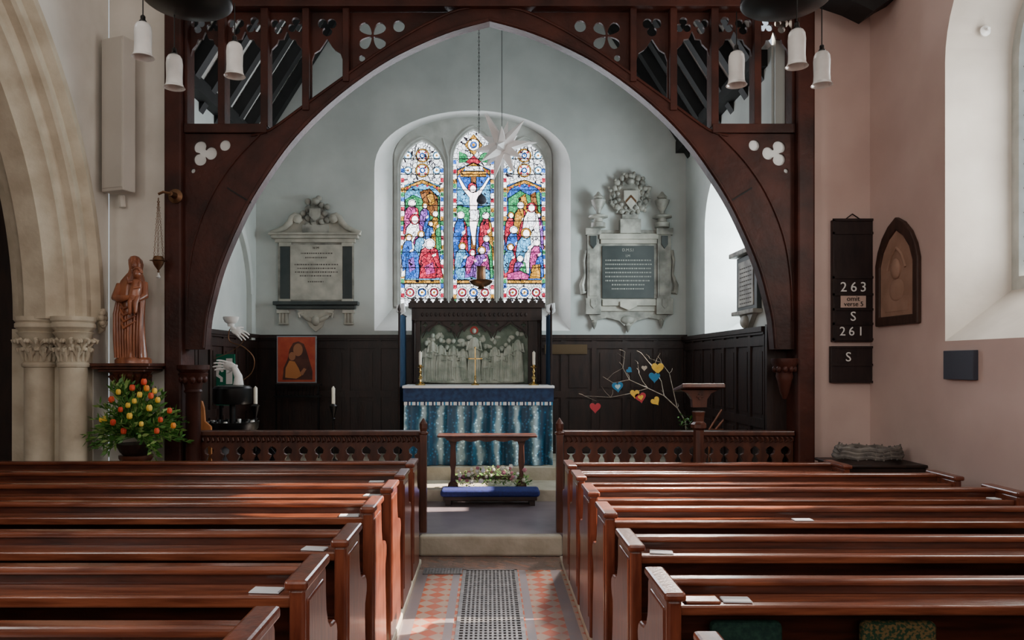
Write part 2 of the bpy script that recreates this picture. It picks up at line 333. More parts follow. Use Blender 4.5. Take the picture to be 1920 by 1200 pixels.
for k,(cx,cy,r) in enumerate([(PX(72,6.4),6.42,.118),(PX(134,6.35),6.38,.108)]):
    MB().lathe(cx,cy,[(r*1.5,.0),(r*1.5,.2),(r*1.25,.26),(r*1.3,.32),(r,.38),(r,1.66)],28).build('shaft',stone_y,rc,smooth=True)
    m=MB();m.lathe(cx,cy,[(r,1.66),(r*1.13,1.665),(r*1.18,1.685),(r*1.1,1.70),(r*.98,1.71),(r*.98,1.78),(r*1.1,1.86),(r*1.3,1.93),(r*1.5,1.955),(r*1.28,1.965),(r*1.45,1.985),(r*1.6,2.0),(r*1.6,2.03),(r*1.5,2.04),(r*1.62,2.055),(r*1.62,2.09)],28)
    for row,(z,rr,sc,nn) in enumerate([(1.83,1.28,.030,8),(1.90,1.55,.036,8)]):
        for i in range(nn):
            t=2*pi*(i+.5*row)/nn
            def pp(q,zz,dt=0): return (cx+r*q*math.cos(t+dt),cy+r*q*math.sin(t+dt),zz)
            m.tube([pp(1.0,1.71),pp(1.08,z-.06),pp(rr,z),pp(rr+.16,z-.012),pp(rr+.1,z-.04)],[.010,.020,.019,.016,.008],6)
            for q in(-.34,.34):
                m.tube([pp(1.02,z-.09),pp(1.12,z-.04,q*.6),pp(rr-.02,z-.012,q),pp(rr+.08,z-.03,q*1.1)],[.008,.014,.016,.007],6)
                m.ell(pp(rr+.04,z-.02,q),sc*.45,sc*.45,sc*.5,n=7,k=5)
    m.build('capital',stone_y,rc,smooth=True)
MB().box(-4.12,-3.50,6.44,6.6,0,1.99).build('pier',stone_y,rc)
m=MB();bx,by,bz=-3.43,6.6,2.09
m.ell((bx,by,bz),.05,.05,.06)
for i in range(8):
    t=2*pi*i/8;m.ell((bx+.03,by-.03+.05*math.cos(t)*.6,bz+.06*math.sin(t)),.028,.028,.028,n=8,k=6)
m.tube([(bx,by,bz-.03),(bx,by,bz-.1),(bx-.02,by,bz-.13)],[.04,.03,.01],8)
m.build('label_stop',stone_y,label='small carved leaf stop at the foot of the hood mould',cat='stone carving',smooth=True)
# chancel walls
EY=10.2
cxw=PX(886,EY);aw=PX(1070,EY)-cxw
eo=[(cxw-aw,PZ(620,EY))]+[(cxw+aw*math.cos(pi-pi*i/28),PZ(318,EY)+(PZ(207,EY)-PZ(318,EY))*math.sin(pi*i/28)**.9) for i in range(29)]+[(cxw+aw,PZ(620,EY))]
GY=10.62
ci=PX(887,GY);ai=PX(1034,GY)-ci
ei=[(ci-ai,PZ(575,GY))]+[(ci+ai*math.cos(pi-pi*i/28),PZ(300,GY)+(PZ(222,GY)-PZ(300,GY))*math.sin(pi*i/28)**.9) for i in range(29)]+[(ci+ai,PZ(575,GY))]
NX=-3.19;SX=2.68;EV=4.72;RX=(NX+SX)/2;RZ=EV+(SX-NX)/2*1.6
MB().plate([[(NX-.3,0),(NX-.3,EV),(RX,RZ+.2),(SX+.3,EV),(SX+.3,0)],eo],'XZ',EY+.01,.02).build('wall_east',plaster_c,kind=S)
vs,fs=loft2(eo,ei,lambda p:(p[0],EY,p[1]),lambda p:(p[0],GY-.03,p[1]))
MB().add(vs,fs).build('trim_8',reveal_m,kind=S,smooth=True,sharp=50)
MB().box(NX-.1,NX,7.1,10.3,0,EV).build('wall_north',plaster_c,kind=S)
so=archo(7.85,9.3,PZ(642,9.3),3.35,.68,20);si=archo(8.05,9.12,2.35,3.35,.5,20)
MB().plate([[(7.1,0),(10.3,0),(10.3,EV),(7.1,EV)],so],'YZ',SX+.01,.02).build('wall_south',plaster_c,kind=S)
vs,fs=loft2(so,si,lambda p:(SX,p[0],p[1]),lambda p:(3.3,p[0],p[1]))
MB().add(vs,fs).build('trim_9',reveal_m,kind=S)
w2=thing('window_2','round-headed chancel window with plain glass','window',(3.3,8.6,2.35),kind=S)
MB().flat(si,'YZ',3.31).build('pane',clr,w2)
m=MB();m.plate([archo(8.0,9.17,2.3,3.35,.55,20),archo(8.1,9.07,2.4,3.35,.46,20)],'YZ',3.3,.05);m.box(3.28,3.32,8.56,8.61,2.35,3.85);m.build('frame',stone_g,w2)
MB().box(NX-.02,-2.92,7.15,7.18,0,5.8).build('wall_chancel_west',plaster_c,kind=S)
MB().box(2.70,3.0,7.05,7.14,0,5.8).build('wall_chancel_return',plaster_c,kind=S)
MB().box(2.60,2.92,7.0,7.05,.17,2.06).build('trim_14',darkwood,kind=S)
# roof
m=MB();m.add([(NX-.1,7.1,EV-.16),(NX-.1,10.3,EV-.16),(RX,10.3,RZ),(RX,7.1,RZ),(SX+.1,10.3,EV-.16),(SX+.1,7.1,EV-.16)],[(0,1,2,3),(3,2,4,5)])
m.add([(NX-.1,7.12,5),(SX+.1,7.12,5),(RX,7.12,RZ)],[(0,1,2)]);m.build('ceiling_chancel',ceil_m,kind=S)
rt=thing('roof_rafters','black-stained timber rafters of the chancel roof','rafters',(RX,8.6,EV))
for k in range(7):
    y=7.35+k*.45
    m=MB();m.prism([(NX,EV-.02),(NX+.0,EV-.26),(RX,RZ-.30),(SX,EV-.26),(SX,EV-.02),(RX,RZ-.02)],'XZ',y,.12)
    m.build('rafter',blackwood,rt)
for (xa,xb) in((NX,NX+.14),(SX-.14,SX)):
    MB().box(xa,xb,7.2,EY,EV-.16,EV).build('eaves_beam',blackwood,rt)
vs=[];fs=[]
for i in range(33):
    t=pi*i/32
    for (a,b) in((0,0),(.06,0),(.08,.05),(.06,.12),(0,.14)): vs.append((NX+a,8.75+(1.05+b)*math.cos(t),2.6+(1.0+b)*math.sin(t)))
for i in range(32):
    for j in range(4): fs.append((i*5+j,i*5+j+1,i*5+j+6,i*5+j+5))
m=MB().add(vs,fs);m.box(NX,NX+.07,9.8,9.94,2.0,2.6);m.box(NX,NX+.07,7.56,7.7,2.0,2.6);m.build('trim_10',plaster_c,kind=S,smooth=True)
def wains(plane,u0,u1,z0,z1,c,sg,name):
    m=MB()
    def bx(a,b,p,q,d0,d1):
        if plane=='XZ': m.box(a,b,min(c+sg*d0,c+sg*d1),max(c+sg*d0,c+sg*d1),p,q)
        else: m.box(min(c+sg*d0,c+sg*d1),max(c+sg*d0,c+sg*d1),a,b,p,q)
    bx(u0,u1,z0,z1,0,.03)
    n=max(1,round((u1-u0)/.42));w=(u1-u0)/n
    for i in range(n+1):
        u=u0+i*w;bx(max(u0,u-.035),min(u1,u+.035),z0,z1,.03,.05)
    for r in(z0+.06,z0+(z1-z0)*.5,z1-.14): bx(u0,u1,r-.045,r+.045,.03,.0502)
    for i in range(n):
        for (a,b) in((z0+.16,z0+(z1-z0)*.5-.09),(z0+(z1-z0)*.5+.09,z1-.24)): bx(u0+i*w+.08,u0+(i+1)*w-.08,a,b,.03,.042)
    bx(u0,u1,z1-.05,z1,0,.08);bx(u0,u1,z1-.075,z1-.05,0,.06)
    m.build(name,darkwood,kind=S)
wains('XZ',NX,SX,.463,PZ(628,EY),EY,-1,'trim_11')
wains('YZ',7.15,EY-.08,.17,PZ(628,EY),NX,1,'trim_12')
wains('YZ',7.15,EY-.08,.17,PZ(632,EY),SX,-1,'trim_13')
m=MB();m.prism([(2.85,5.4),(2.87,PZ(-5,6.4)),(3.1,PZ(12,6.4)),(3.25,PZ(28,6.4)),(3.38,PZ(8,6.4)),(WX,PZ(-5,6.4)),(WX,5.4)],'XZ',6.45,.25);m.build('tie_beam',blackwood,label='black timber beam end below the nave ceiling',cat='beam')
# ============================================================ STAINED GLASS EAST WINDOW
w1=thing('window_1','three-light stained glass window with Crucifixion scene and robed figures','stained glass window',(ci,GY,PZ(575,GY)),kind=S)
def lanc(a,b,top,spr,bot): return archo(PX(a,GY),PX(b,GY),PZ(bot,GY),PZ(spr,GY),PZ(top,GY)-PZ(spr,GY),18,.25)
LN=[(752,832,266,318,580),(850,926,245,300,580),(944,1022,266,318,580)]
m=MB();holes=[lanc(*l) for l in LN];m.plate([ei]+holes,'XZ',GY-.03,.10)
m.build('tracery',stone_g,w1,bevel=.012)
m=MB()
for l in LN:
    h=lanc(l[0]-5,l[1]+5,l[2]-6,l[3],l[4]);m.tube([(x,GY-.082,z) for x,z in h],.015,8)
for px in(841,935): m.tube([(PX(px,GY),GY-.085,PZ(580,GY)),(PX(px,GY),GY-.085,PZ(300,GY)),(PX(px-(10 if px<900 else -10),GY),GY-.085,PZ(262,GY))],[.02,.02,.008],8)
m.build('mullion_moulding',stone_g,w1,smooth=True)
def qx(px): return PX(px,GY)
def qz(py): return PZ(py,GY)
class SG(MB):
    lay=0
    def shp(s,pts,m,line=True,th=.0055):
        s.lay+=1;y=GY-.004-.0005*s.lay
        P=[(qx(a),qz(b)) for a,b in pts];s.flat(P,'XZ',y,m)
        if line: s.tube([(x,y,z) for x,z in P],th,4,LEAD,closed=True)
    def cir(s,x,y,r,m,line=True,ry=None,th=.0045): s.shp([(x+r*math.cos(2*pi*i/16),y+(ry or r)*math.sin(2*pi*i/16)) for i in range(16)],m,line,th)
    def fig(s,x,hy,fy,w,robe,mant,halo=YEL,lean=0):
        h=fy-hy
        s.shp([(x-w*.2,hy+6),(x-w*.48,hy+h*.18),(x-w*.6,hy+h*.5),(x-w*.66+lean,fy),(x-w*.1+lean,fy-3),(x+w*.3+lean,fy),(x+w*.62+lean,fy-2),(x+w*.55,hy+h*.5),(x+w*.45,hy+h*.18),(x+w*.2,hy+6)],robe)
        s.shp([(x-w*.22,hy+6),(x-w*.46,hy+h*.2),(x-w*.62,hy+h*.5),(x-w*.5+lean*.5,hy+h*.86),(x-w*.22+lean*.5,hy+h*.8),(x-w*.05,hy+h*.5),(x+w*.3,hy+h*.3),(x+w*.22,hy+7)],mant)
        for q in(-.25,.05,.3): s.tube([(qx(x+w*q*.5),GY-.0045-.0005*s.lay,qz(hy+h*.35)),(qx(x+w*q+lean*.6),GY-.0045-.0005*s.lay,qz(hy+h*.65)),(qx(x+w*q*1.3+lean),GY-.0045-.0005*s.lay,qz(fy-1))],.003,4,LEAD)
        s.cir(x,hy,w*.31,halo);s.cir(x+.5,hy+1,w*.2,SKN,ry=w*.24,th=.003)
        s.shp([(x+w*.1,hy+h*.34),(x+w*.34,hy+h*.28),(x+w*.36,hy+h*.34),(x+w*.15,hy+h*.4)],SKN,False)
def geo(s,cx,ys,hw):
    for y in ys:
        s.cir(cx,y,13,YEL);s.cir(cx,y,10.5,WHT);s.cir(cx,y,5,BLU);s.cir(cx,y,2.8,WHT,False)
        for k in range(4):
            t=pi/4+k*pi/2;s.cir(cx+8*math.cos(t),y+8*math.sin(t),2,RED,False)
        for sx in(-1,1):
            s.cir(cx+sx*(hw-13),y,7,SKY);s.cir(cx+sx*(hw-13),y,5,WHT,False);s.cir(cx+sx*(hw-13),y,2,YEL,False)
def border(s,a,b,y0,y1):
    n=int((y1-y0)/9)
    for i in range(n):
        for x in(a+3,b-3):
            y=y0+i*9;s.lay=0;s.shp([(x-3,y),(x+3,y),(x+3,y+8),(x-3,y+8)],[BLU,WHT,RED,WHT,YEL,GRN][(i)%6],False)
def canopy(s,c,hw,y):
    s.shp([(c-hw,y+12),(c-hw,y),(c-hw*.6,y-6),(c,y-14),(c+hw*.6,y-6),(c+hw,y),(c+hw,y+12),(c+hw*.8,y+3),(c+hw*.4,y-3),(c,y-7),(c-hw*.4,y-3),(c-hw*.8,y+3)],YEL)
    for k in range(-3,4): s.cir(c+k*hw*.28,y-5+abs(k)*2.2,2.2,RED if k%2 else BLU,False)
def base(s,c,hw):
    s.shp([(c-hw,526),(c+hw,526),(c+hw,533),(c-hw,533)],YEL)
    s.shp([(c-hw,533),(c+hw,533),(c+hw,580),(c-hw,580)],LAT)
    for q in(-1,0,1):
        x=c+q*hw*.68;s.cir(x,549,11,WHT);s.cir(x,549,8,RED if q else BLU);s.cir(x,549,5.5,WHT);s.cir(x,549,2.5,YEL,False)
g=SG();g.flat(lanc(*LN[0]),'XZ',GY,LAT)
border(g,752,832,316,575);g.lay=5
geo(g,792,(292,320),40)
for d in(-22,-11,11,22): g.tube([(qx(792+d),GY-.006,qz(335)),(qx(792+d*.6),GY-.006,qz(275))],.005,4,LEAD)
g.shp([(759,348),(792,338),(825,348),(825,525),(759,525)],SKY)
g.shp([(762,430),(760,375),(775,366),(792,374),(806,362),(824,370),(824,430)],GRN)
g.shp([(787,360),(806,354),(822,372),(820,412),(800,400)],BRN);g.shp([(800,366),(812,362),(816,380),(806,388)],YEL)
canopy(g,792,33,352)
g.fig(797,386,450,18,BLU,PUR);g.fig(817,402,470,18,GRN,YEL,WHT);g.fig(808,420,470,17,YEL,BLU)
g.fig(773,382,440,25,RED,MAG,WHT)
g.fig(778,412,490,32,MAG,WHT,RED);g.fig(790,440,500,22,WHT,SKY,YEL);g.fig(767,446,520,22,WHT,BLU);g.shp([(762,478),(780,470),(790,490),(785,523),(761,523)],BLU);g.shp([(766,488),(776,482),(780,505),(768,512)],PUR,th=.004)
g.fig(806,458,522,34,RED,RED,WHT,4);g.shp([(792,482),(806,472),(820,500),(817,523),(786,523)],RED);g.shp([(796,500),(812,492),(816,512),(800,516)],MAG,th=.004)
base(g,792,33)
g.build('stained_glass',GLS,w1)
g=SG();g.flat(lanc(*LN[1]),'XZ',GY,LAT);border(g,850,926,300,575);g.lay=5
g.shp([(888,252),(905,272),(888,292),(871,272)],YEL);g.cir(888,272,11,WHT);g.cir(888,272,6,BLU);g.cir(888,272,3,YEL,False)
for sx in(-1,1): g.shp([(888+sx*14,290),(888+sx*27,284),(888+sx*27,306),(888+sx*8,303)],GRN)
g.shp([(888,292),(903,304),(888,312),(873,304)],RED)
g.shp([(857,318),(888,305),(919,318),(919,525),(857,525)],BLU)
g.shp([(857,350),(880,356),(919,345),(919,388),(857,384)],SKY)
g.shp([(857,385),(890,392),(919,386),(919,425),(857,425)],GRN)
canopy(g,888,30,320)
g.shp([(863,322),(912,322),(912,332),(863,332)],YEL);g.shp([(883,332),(893,332),(893,500),(883,500)],BRN)
g.shp([(872,312),(905,312),(905,321),(872,321)],WHT)
g.fig(864,404,500,24,RED,BLU,WHT);g.fig(911,405,490,23,YEL,RED,WHT,2)
g.shp([(858,334),(862,333),(873,351),(883,361),(893,361),(904,350),(915,333),(919,335),(908,354),(897,371),(895,392),(899,405),(895,425),(893,446),(891,460),(887,460),(884,444),(880,422),(881,400),(880,371),(867,355)],SKN)
g.shp([(879,394),(898,394),(900,408),(890,415),(881,410)],WHT)
g.cir(886,352,9,RED);g.cir(887,355,6,SKN,ry=7)
g.fig(912,448,523,21,GRN,PUR,WHT);g.fig(867,462,524,24,BLU,SKY,YEL);g.fig(903,470,524,26,MAG,PUR,YEL)
g.shp([(857,505),(888,496),(919,508),(919,525),(857,525)],SKY);g.fig(886,474,522,22,PUR,MAG,RED)
base(g,888,31)
g.build('stained_glass',GLS,w1)
g=SG();g.flat(lanc(*LN[2]),'XZ',GY,LAT);border(g,944,1022,316,575);g.lay=5
geo(g,983,(292,320),39)
for d in(-22,-11,11,22): g.tube([(qx(983+d),GY-.006,qz(335)),(qx(983+d*.6),GY-.006,qz(275))],.005,4,LEAD)
g.shp([(951,348),(983,338),(1015,348),(1015,525),(951,525)],BLU)
g.shp([(953,372),(975,358),(995,368),(1012,360),(1014,405),(985,420),(953,405)],GRN)
g.shp([(972,372),(985,364),(992,396),(978,410)],YEL);g.shp([(994,366),(1004,360),(1012,420),(1002,430)],BRN)
canopy(g,983,32,352)
g.fig(958,404,470,20,BLU,RED);g.fig(976,386,460,22,RED,YEL,WHT);g.fig(1009,404,470,17,PUR,MAG,YEL)
g.fig(996,390,490,30,WHT,WHT,RED);g.fig(963,432,505,25,RED,BLU,WHT);g.fig(986,438,515,32,WHT,SKY,YEL)
g.fig(957,464,522,22,RED,SKY);g.fig(975,486,523,20,GRN,PUR,WHT);g.fig(1006,456,522,22,BLU,MAG,WHT)
g.shp([(998,498),(1013,496),(1013,523),(992,523)],YEL);g.shp([(951,514),(975,508),(992,517),(990,525),(951,525)],MAG)
base(g,983,32)
g.build('stained_glass',GLS,w1)
m=MB()
for l in LN:
    for y in range(300,575,29): m.box(qx(l[0]),qx(l[1]),GY-.065,GY-.055,qz(y)-.005,qz(y)+.005)
m.build('saddle_bar',lead,w1)
# ============================================================ TIMBER CHANCEL ARCH
AD=6.8
ta=thing('timber_chancel_arch','dark red-brown timber arch screen with pierced tracery spandrels','timber arch',(0,AD,.0))
def MI(pts,s): return pts if s>0 else [(2*CX-x,y) for x,y in pts]
intr=[(383,655),(388,600),(398,555),(412,505),(434,450),(465,385),(500,328),(545,266),(600,208),(660,158),(725,114),(790,81),(850,57),(918,38)]
def cat(P,k=4):
    o=[]
    for i in range(len(P)-1):
        p0=P[max(i-1,0)];p1=P[i];p2=P[i+1];p3=P[min(i+2,len(P)-1)]
        for j in range(k):
            t=j/k;o.append(tuple(.5*((2*p1[q])+(-p0[q]+p2[q])*t+(2*p0[q]-5*p1[q]+4*p2[q]-p3[q])*t*t+(-p0[q]+3*p1[q]-3*p2[q]+p3[q])*t**3) for q in(0,1)))
    o.append(P[-1]);return o
intr=cat(intr)
extr=[(918,6),(860,14),(812,34),(760,62),(700,100),(640,143),(565,197),(505,240),(470,250)]
for s in(1,-1):
    tri=[foil(380,286,25,3,0,inner=.3),circ(420,271,10.5),circ(360,319,4.5,12)]
    o=intr+extr+[(345,250),(345,655)]
    MB().plate([pxl(MI(o,s),AD)]+[pxl(MI(h,s),AD) for h in tri],'XZ',AD+.08,.12).build('arch_brace',timber,ta,bevel=.006)
    m=MB();m.plate([pxl(MI([(352,256),(440,256),(440,325),(352,325)],s),AD)],'XZ',AD+.05,.01);m.build('white_infill',infill,ta)
    m=MB();m.tube([(x,AD+.012,z) for x,z in pxl(MI([(a-3 if a<600 else a-2,b-3) for a,b in intr],s),AD)],.014,6);m.build('roll_moulding',timber,ta,smooth=True)
    m=MB();m.tube([(x,AD+.012,z) for x,z in pxl(MI(cat([(349,600),(352,520),(366,440),(398,362),(440,300),(486,252)],4),s),AD)],.008,6);m.build('brace_bead',timber,ta,smooth=True)
    m=MB();m.tube([(x,AD+.012,z) for x,z in pxl(MI(cat([(a,b+3) for a,b in extr[::-1]],3),s),AD)],.012,6);m.build('outer_bead',timber,ta,smooth=True)
    m=MB();
    for (ja,jb) in(((425,350),(470,378)),): m.prism(pxl(MI([ja,jb,(jb[0],jb[1]+3),(ja[0],ja[1]+3)],s),AD),'XZ',AD+.015,.008)
    m.build('scarf_joint',blackwood,ta)
    x0,x1=sorted([PX(2*CX-345 if s<0 else 312,AD),PX(2*CX-312 if s<0 else 345,AD)])
    m=MB();m.box(x0,x1,AD-.06,AD+.26,0,5.08);m.build('post',timber,ta,bevel=.02)
    a,b=sorted([PX(2*CX-345 if s<0 else 345,AD),PX(2*CX-500 if s<0 else 500,AD)])
    MB().box(a,b,AD-.01,AD+.19,PZ(249,AD),PZ(232,AD)).build('cross_rail',timber,ta,bevel=.006)
    for (a,b,y) in((408,421,236),(488,502,236),(566,579,206),(642,654,152),(345,351,236)):
        u0,u1=sorted([PX(v if s>0 else 2*CX-v,AD) for v in(a,b)])
        MB().box(u0,u1,AD,AD+.15,PZ(y,AD),PZ(14,AD)).build('stud',timber,ta,bevel=.006)
    for (a,b) in((351,408),(421,488),(502,566)):
        c=(a+b)/2;hw=(b-a)/2
        lo=[(a,16),(b,16),(b,98),(b-3,86),(b-hw*.40,76),(b-hw*.5,67),(c+hw*.2,66),(c,50),(c-hw*.2,66),(a+hw*.5,67),(a+hw*.40,76),(a+3,86),(a,98)]
        hs=[foil(c-hw*.52,41,hw*.5,3,pi/2,inner=.3),foil(c+hw*.52,41,hw*.5,3,-pi/2,inner=.3)]
        MB().plate([pxl(MI(lo,s),AD)]+[pxl(MI(h,s),AD) for h in hs],'XZ',AD+.09,.03).build('tracery_panel',timber,ta,bevel=.003)
    lo=[(579,16),(642,16),(642,141),(640,141),(640,108),(635,93),(625,87),(619,80),(610,66),(601,80),(596,87),(586,93),(581,108),(581,184),(579,188)]
    hs=[foil(610,42,19,3,pi/2,inner=.3)]
    MB().plate([pxl(MI(lo,s),AD)]+[pxl(MI(h,s),AD) for h in hs],'XZ',AD+.09,.03).build('tracery_panel',timber,ta,bevel=.003)
    lo=[(654,16),(840,16),(800,42),(760,64),(700,102),(654,134)]
    hs=[]
    for k in range(4):
        t=pi/4+k*pi/2;cx_,cy_=696+17*math.cos(t),60+17*math.sin(t)
        pet=[]
        for i in range(18):
            q=2*pi*i/18;u=14*math.cos(q);v=9*math.sin(q)*(1+.5*math.cos(q));pet.append((cx_+u*math.cos(t)-v*math.sin(t),cy_+u*math.sin(t)+v*math.cos(t)))
        hs.append(pet)
    hs+=[circ(746,42,11),circ(676,103,6,12)]
    MB().plate([pxl(MI(lo,s),AD)]+[pxl(MI(h,s),AD) for h in hs],'XZ',AD+.09,.03).build('tracery_panel',timber,ta,bevel=.003)
MB().box(-2.95,2.95,AD-.04,AD+.24,PZ(15,AD),5.09).build('head_beam',timber,ta,bevel=.01)
m=MB();cx=PX(363,6.75);m.lathe(cx,6.74,[(.09,.0),(.09,.2),(.065,.25),(.065,1.42),(.08,1.44),(.07,1.46),(.08,1.5),(.12,1.58),(.13,1.6),(.11,1.61),(.14,1.64),(.14,1.68)],20)
for i in range(10):
    t=2*pi*i/10;m.ell((cx+.1*math.cos(t),6.74+.1*math.sin(t),1.55),.028,.028,.035,n=8,k=6)
m.build('shaft_capital',timber,ta,smooth=True)
m=MB();cx=PX(1470,6.75);m.lathe(cx,6.74,[(.015,PZ(748,6.75)),(.04,PZ(735,6.75)),(.06,PZ(715,6.75)),(.075,PZ(705,6.75)),(.07,PZ(700,6.75)),(.09,PZ(690,6.75)),(.115,PZ(680,6.75)),(.115,PZ(672,6.75))],20)
for i in range(10):
    t=2*pi*i/10;m.ell((cx+.085*math.cos(t),6.74+.085*math.sin(t),PZ(692,6.75)),.025,.025,.032,n=8,k=6)
m.build('corbel',timber,ta,smooth=True)
# ============================================================ LOW SCREEN
SD=6.8
for s,(a,b) in enumerate(((346,789),(1057,1489))):
    x0,x1=PX(a,SD),PX(b,SD);e=thing('low_chancel_screen','low carved dark oak screen with pierced keyhole arches','low screen',((x0+x1)/2,SD+.04,.175),group='low chancel screens')
    MB().box(x0,x1,SD-.02,SD+.1,PZ(817,SD),PZ(808,SD)).build('top_rail',midwood,e,bevel=.008)
    n=int((x1-x0)/.135);w=(x1-x0)/n;hl=[]
    lo=[(x0,.22),(x1,.22),(x1,PZ(817,SD)),(x0,PZ(817,SD))];m=MB()
    zt=PZ(836,SD)
    for i in range(n):
        c=x0+(i+.5)*w
        hl.append([(c-.028,.35),(c-.028,zt-.13),(c-.012,zt-.10),(c-.012,zt-.085),(c-.035,zt-.07),(c-.042,zt-.04),(c-.025,zt-.02),(c,zt-.005),(c+.025,zt-.02),(c+.042,zt-.04),(c+.035,zt-.07),(c+.012,zt-.085),(c+.012,zt-.10),(c+.028,zt-.13),(c+.028,.35)])
    m.plate([lo]+hl,'XZ',SD+.04,.04);m.build('pierced_panel',midwood,e,bevel=.003)
    m=MB();k=int((x1-x0)/.045)
    for i in range(k):
        c=x0+(i+.5)*(x1-x0)/k;z=PZ(824,SD)
        m.tube([(c-.02,SD+.012,z+.03),(c+.008,SD,z+.012),(c+.012,SD,z-.008),(c-.008,SD+.012,z-.028)],[.004,.011,.011,.004],6)
    m.build('carved_frieze',midwood,e,smooth=True)
    MB().box(x0,x1,SD-.01,SD+.09,.175,.26).build('base_rail',midwood,e)
for px in(794,1049):
    c=PX(px,6.74);m=MB();m.box(c-.03,c+.03,6.70,6.78,.17,1.05);m.lathe(c,6.74,[(.042,1.05),(.045,1.07),(.03,1.08),(.036,1.11),(.036,1.15),(.02,1.175),(.004,1.20)],10);m.build('gate_post',midwood,label='slim dark oak post with pointed finial at the screen opening',cat='post',group='gate posts',bevel=.006)
# ============================================================ PEWS
def pew(x0,x1,y0,h=.925,grp='pews',outer=True):
    e=thing('pew','long red-brown varnished wooden church pew with book ledge','pew',((x0+x1)/2,y0+.3,.045),group=grp)
    def Z(z): return .045+z*(h-.045)/.925
    endp=[(0,0),(0,.895),(.30,.895),(.315,.87),(.315,.80),(.325,.74),(.35,.69),(.385,.665),(.43,.655),(.48,.65),(.505,.63),(.515,.60),(.51,.565),(.49,.54),(.47,.52),(.465,.48),(.47,.40),(.49,.3),(.505,.1),(.505,0)]
    for xx in (x0,x1-.05):
        m=MB();m.prism([(y0+a,Z(b)) for a,b in endp],'YZ',xx+.025,.05);m.box(xx-.012,xx+.062,y0-.015,y0+.325,Z(.893),Z(.925))
        m.prism([(y0+.03,Z(.86)),(y0+.03,Z(.12)),(y0+.26,Z(.12)),(y0+.26,Z(.86))],'YZ',xx+.025,.062)
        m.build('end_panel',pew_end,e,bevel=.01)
    a,b=x0+.05,x1-.05
    m=MB();m.add([(a,y0+.17,Z(.15)),(b,y0+.17,Z(.15)),(b,y0+.20,Z(.9)),(a,y0+.20,Z(.9)),(a,y0+.19,Z(.15)),(b,y0+.19,Z(.15)),(b,y0+.225,Z(.9)),(a,y0+.225,Z(.9))],[(0,1,2,3),(4,7,6,5),(0,4,5,1),(2,6,7,3),(0,3,7,4),(1,5,6,2)])
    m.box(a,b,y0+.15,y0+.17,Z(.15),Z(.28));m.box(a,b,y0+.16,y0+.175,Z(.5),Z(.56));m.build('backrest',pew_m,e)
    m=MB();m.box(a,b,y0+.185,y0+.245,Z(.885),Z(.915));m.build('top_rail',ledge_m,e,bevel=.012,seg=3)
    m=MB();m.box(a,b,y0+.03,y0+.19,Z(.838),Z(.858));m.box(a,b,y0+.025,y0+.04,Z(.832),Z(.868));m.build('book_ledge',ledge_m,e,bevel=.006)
    m=MB();m.box(a,b,y0+.2,y0+.5,Z(.39),Z(.42));m.build('seat',pew_m,e,bevel=.01)
    return e
LY=[1.71,2.34,3.02,3.70,4.38,5.02,5.66];LH=[1.04,1.02,.985,.985,.965,.945,.935]
RY=[1.84,2.52,3.18,3.86,4.48,5.09,5.65]
for y,h in zip(LY,LH): pew(-4.3,-.58,y,h,'pews beside the arcade')
for i,y in enumerate(RY): pew(.6,2.73 if i==6 else 3.22,y,.925,'pews beside the window wall')
def booklet(x,y,z,w=.10,d=.055,rot=0.1,mt=paper,lab='white folded service sheet lying on the pew ledge'):
    M=Matrix.Translation((x,y,z))@Matrix.Rotation(rot,4,'Z');m=MB();m.box(-w/2,w/2,-d/2,d/2,0,.003,M=M);m.box(-w/2+.002,w/2-.003,-d/2,d/2,.003,.005,M=M)
    m.build('service_sheet',mt,label=lab,cat='leaflet',group='service sheets on the pews')
def lz(h): return .045+.860*(h-.045)/.925
for px,i in((500,1),(590,2),(655,3),(698,4),(706,5)): booklet(PX(px,LY[i]+.11),LY[i]+.11,lz(LH[i]),rot=random.uniform(-.2,.2))
for px,i in((1380,1),(1240,2),(1505,3)): booklet(PX(px,RY[i]+.11),RY[i]+.11,lz(.925),rot=random.uniform(-.2,.2))
booklet(3.1,RY[4]+.11,lz(.925),.06)
m=MB();m.box(.68,.80,RY[1]+.06,RY[1]+.14,lz(.925),lz(.925)+.012);m.build('hymn_book',ledge_m,label='brown prayer book lying on the pew ledge',cat='book',bevel=.003)
for a,b,mt,lab in((1335,1470,greenfab,'green needlework kneeler hanging on the pew back'),(1620,1760,multifab,'patterned green and gold needlework kneeler hanging on the pew back')):
    y=RY[1]+.1;x0,x1=PX(a,y),PX(b,y);m=MB();m.box(x0,x1,y,y+.05,.48,PZ(1168,y));k=m.build('kneeler',mt,label=lab,cat='kneeler',group='hanging kneelers',bevel=.02,seg=3)
e=thing('floor_grating','long cast-iron heating grate set in the tiled aisle','floor grate',(0,4.2,.0))
m=MB();m.box(-.215,-.19,2.2,6.1,.0,.012);m.box(.20,.225,2.2,6.1,0,.012);m.box(-.215,.225,6.08,6.1,0,.012);m.build('rim',iron,e)
m=MB()
for i in range(1,13): x=-.19+i*.39/13;m.box(x-.007,x+.007,2.2,6.08,.0,.009)
for j in range(86):
    y=2.2+j*.0453;m.box(-.19,.2,y-.009,y+.009,.0,.0088)
m.build('lattice',iron,e)
MB().box(-.19,.2,2.2,6.08,.0005,.002).build('duct_board',black,e)
m=MB()
for j in range(7):
    y=6.0+j*.024;m.box(-.53,-.23,y-.007,y+.007,0,.008)
for j in range(13):
    x=-.53+j*.025;m.box(x-.007,x+.007,5.99,6.155,0,.0075)
m.build('small_floor_grate',iron,label='small iron grate beside the long heating grate',cat='floor grate')
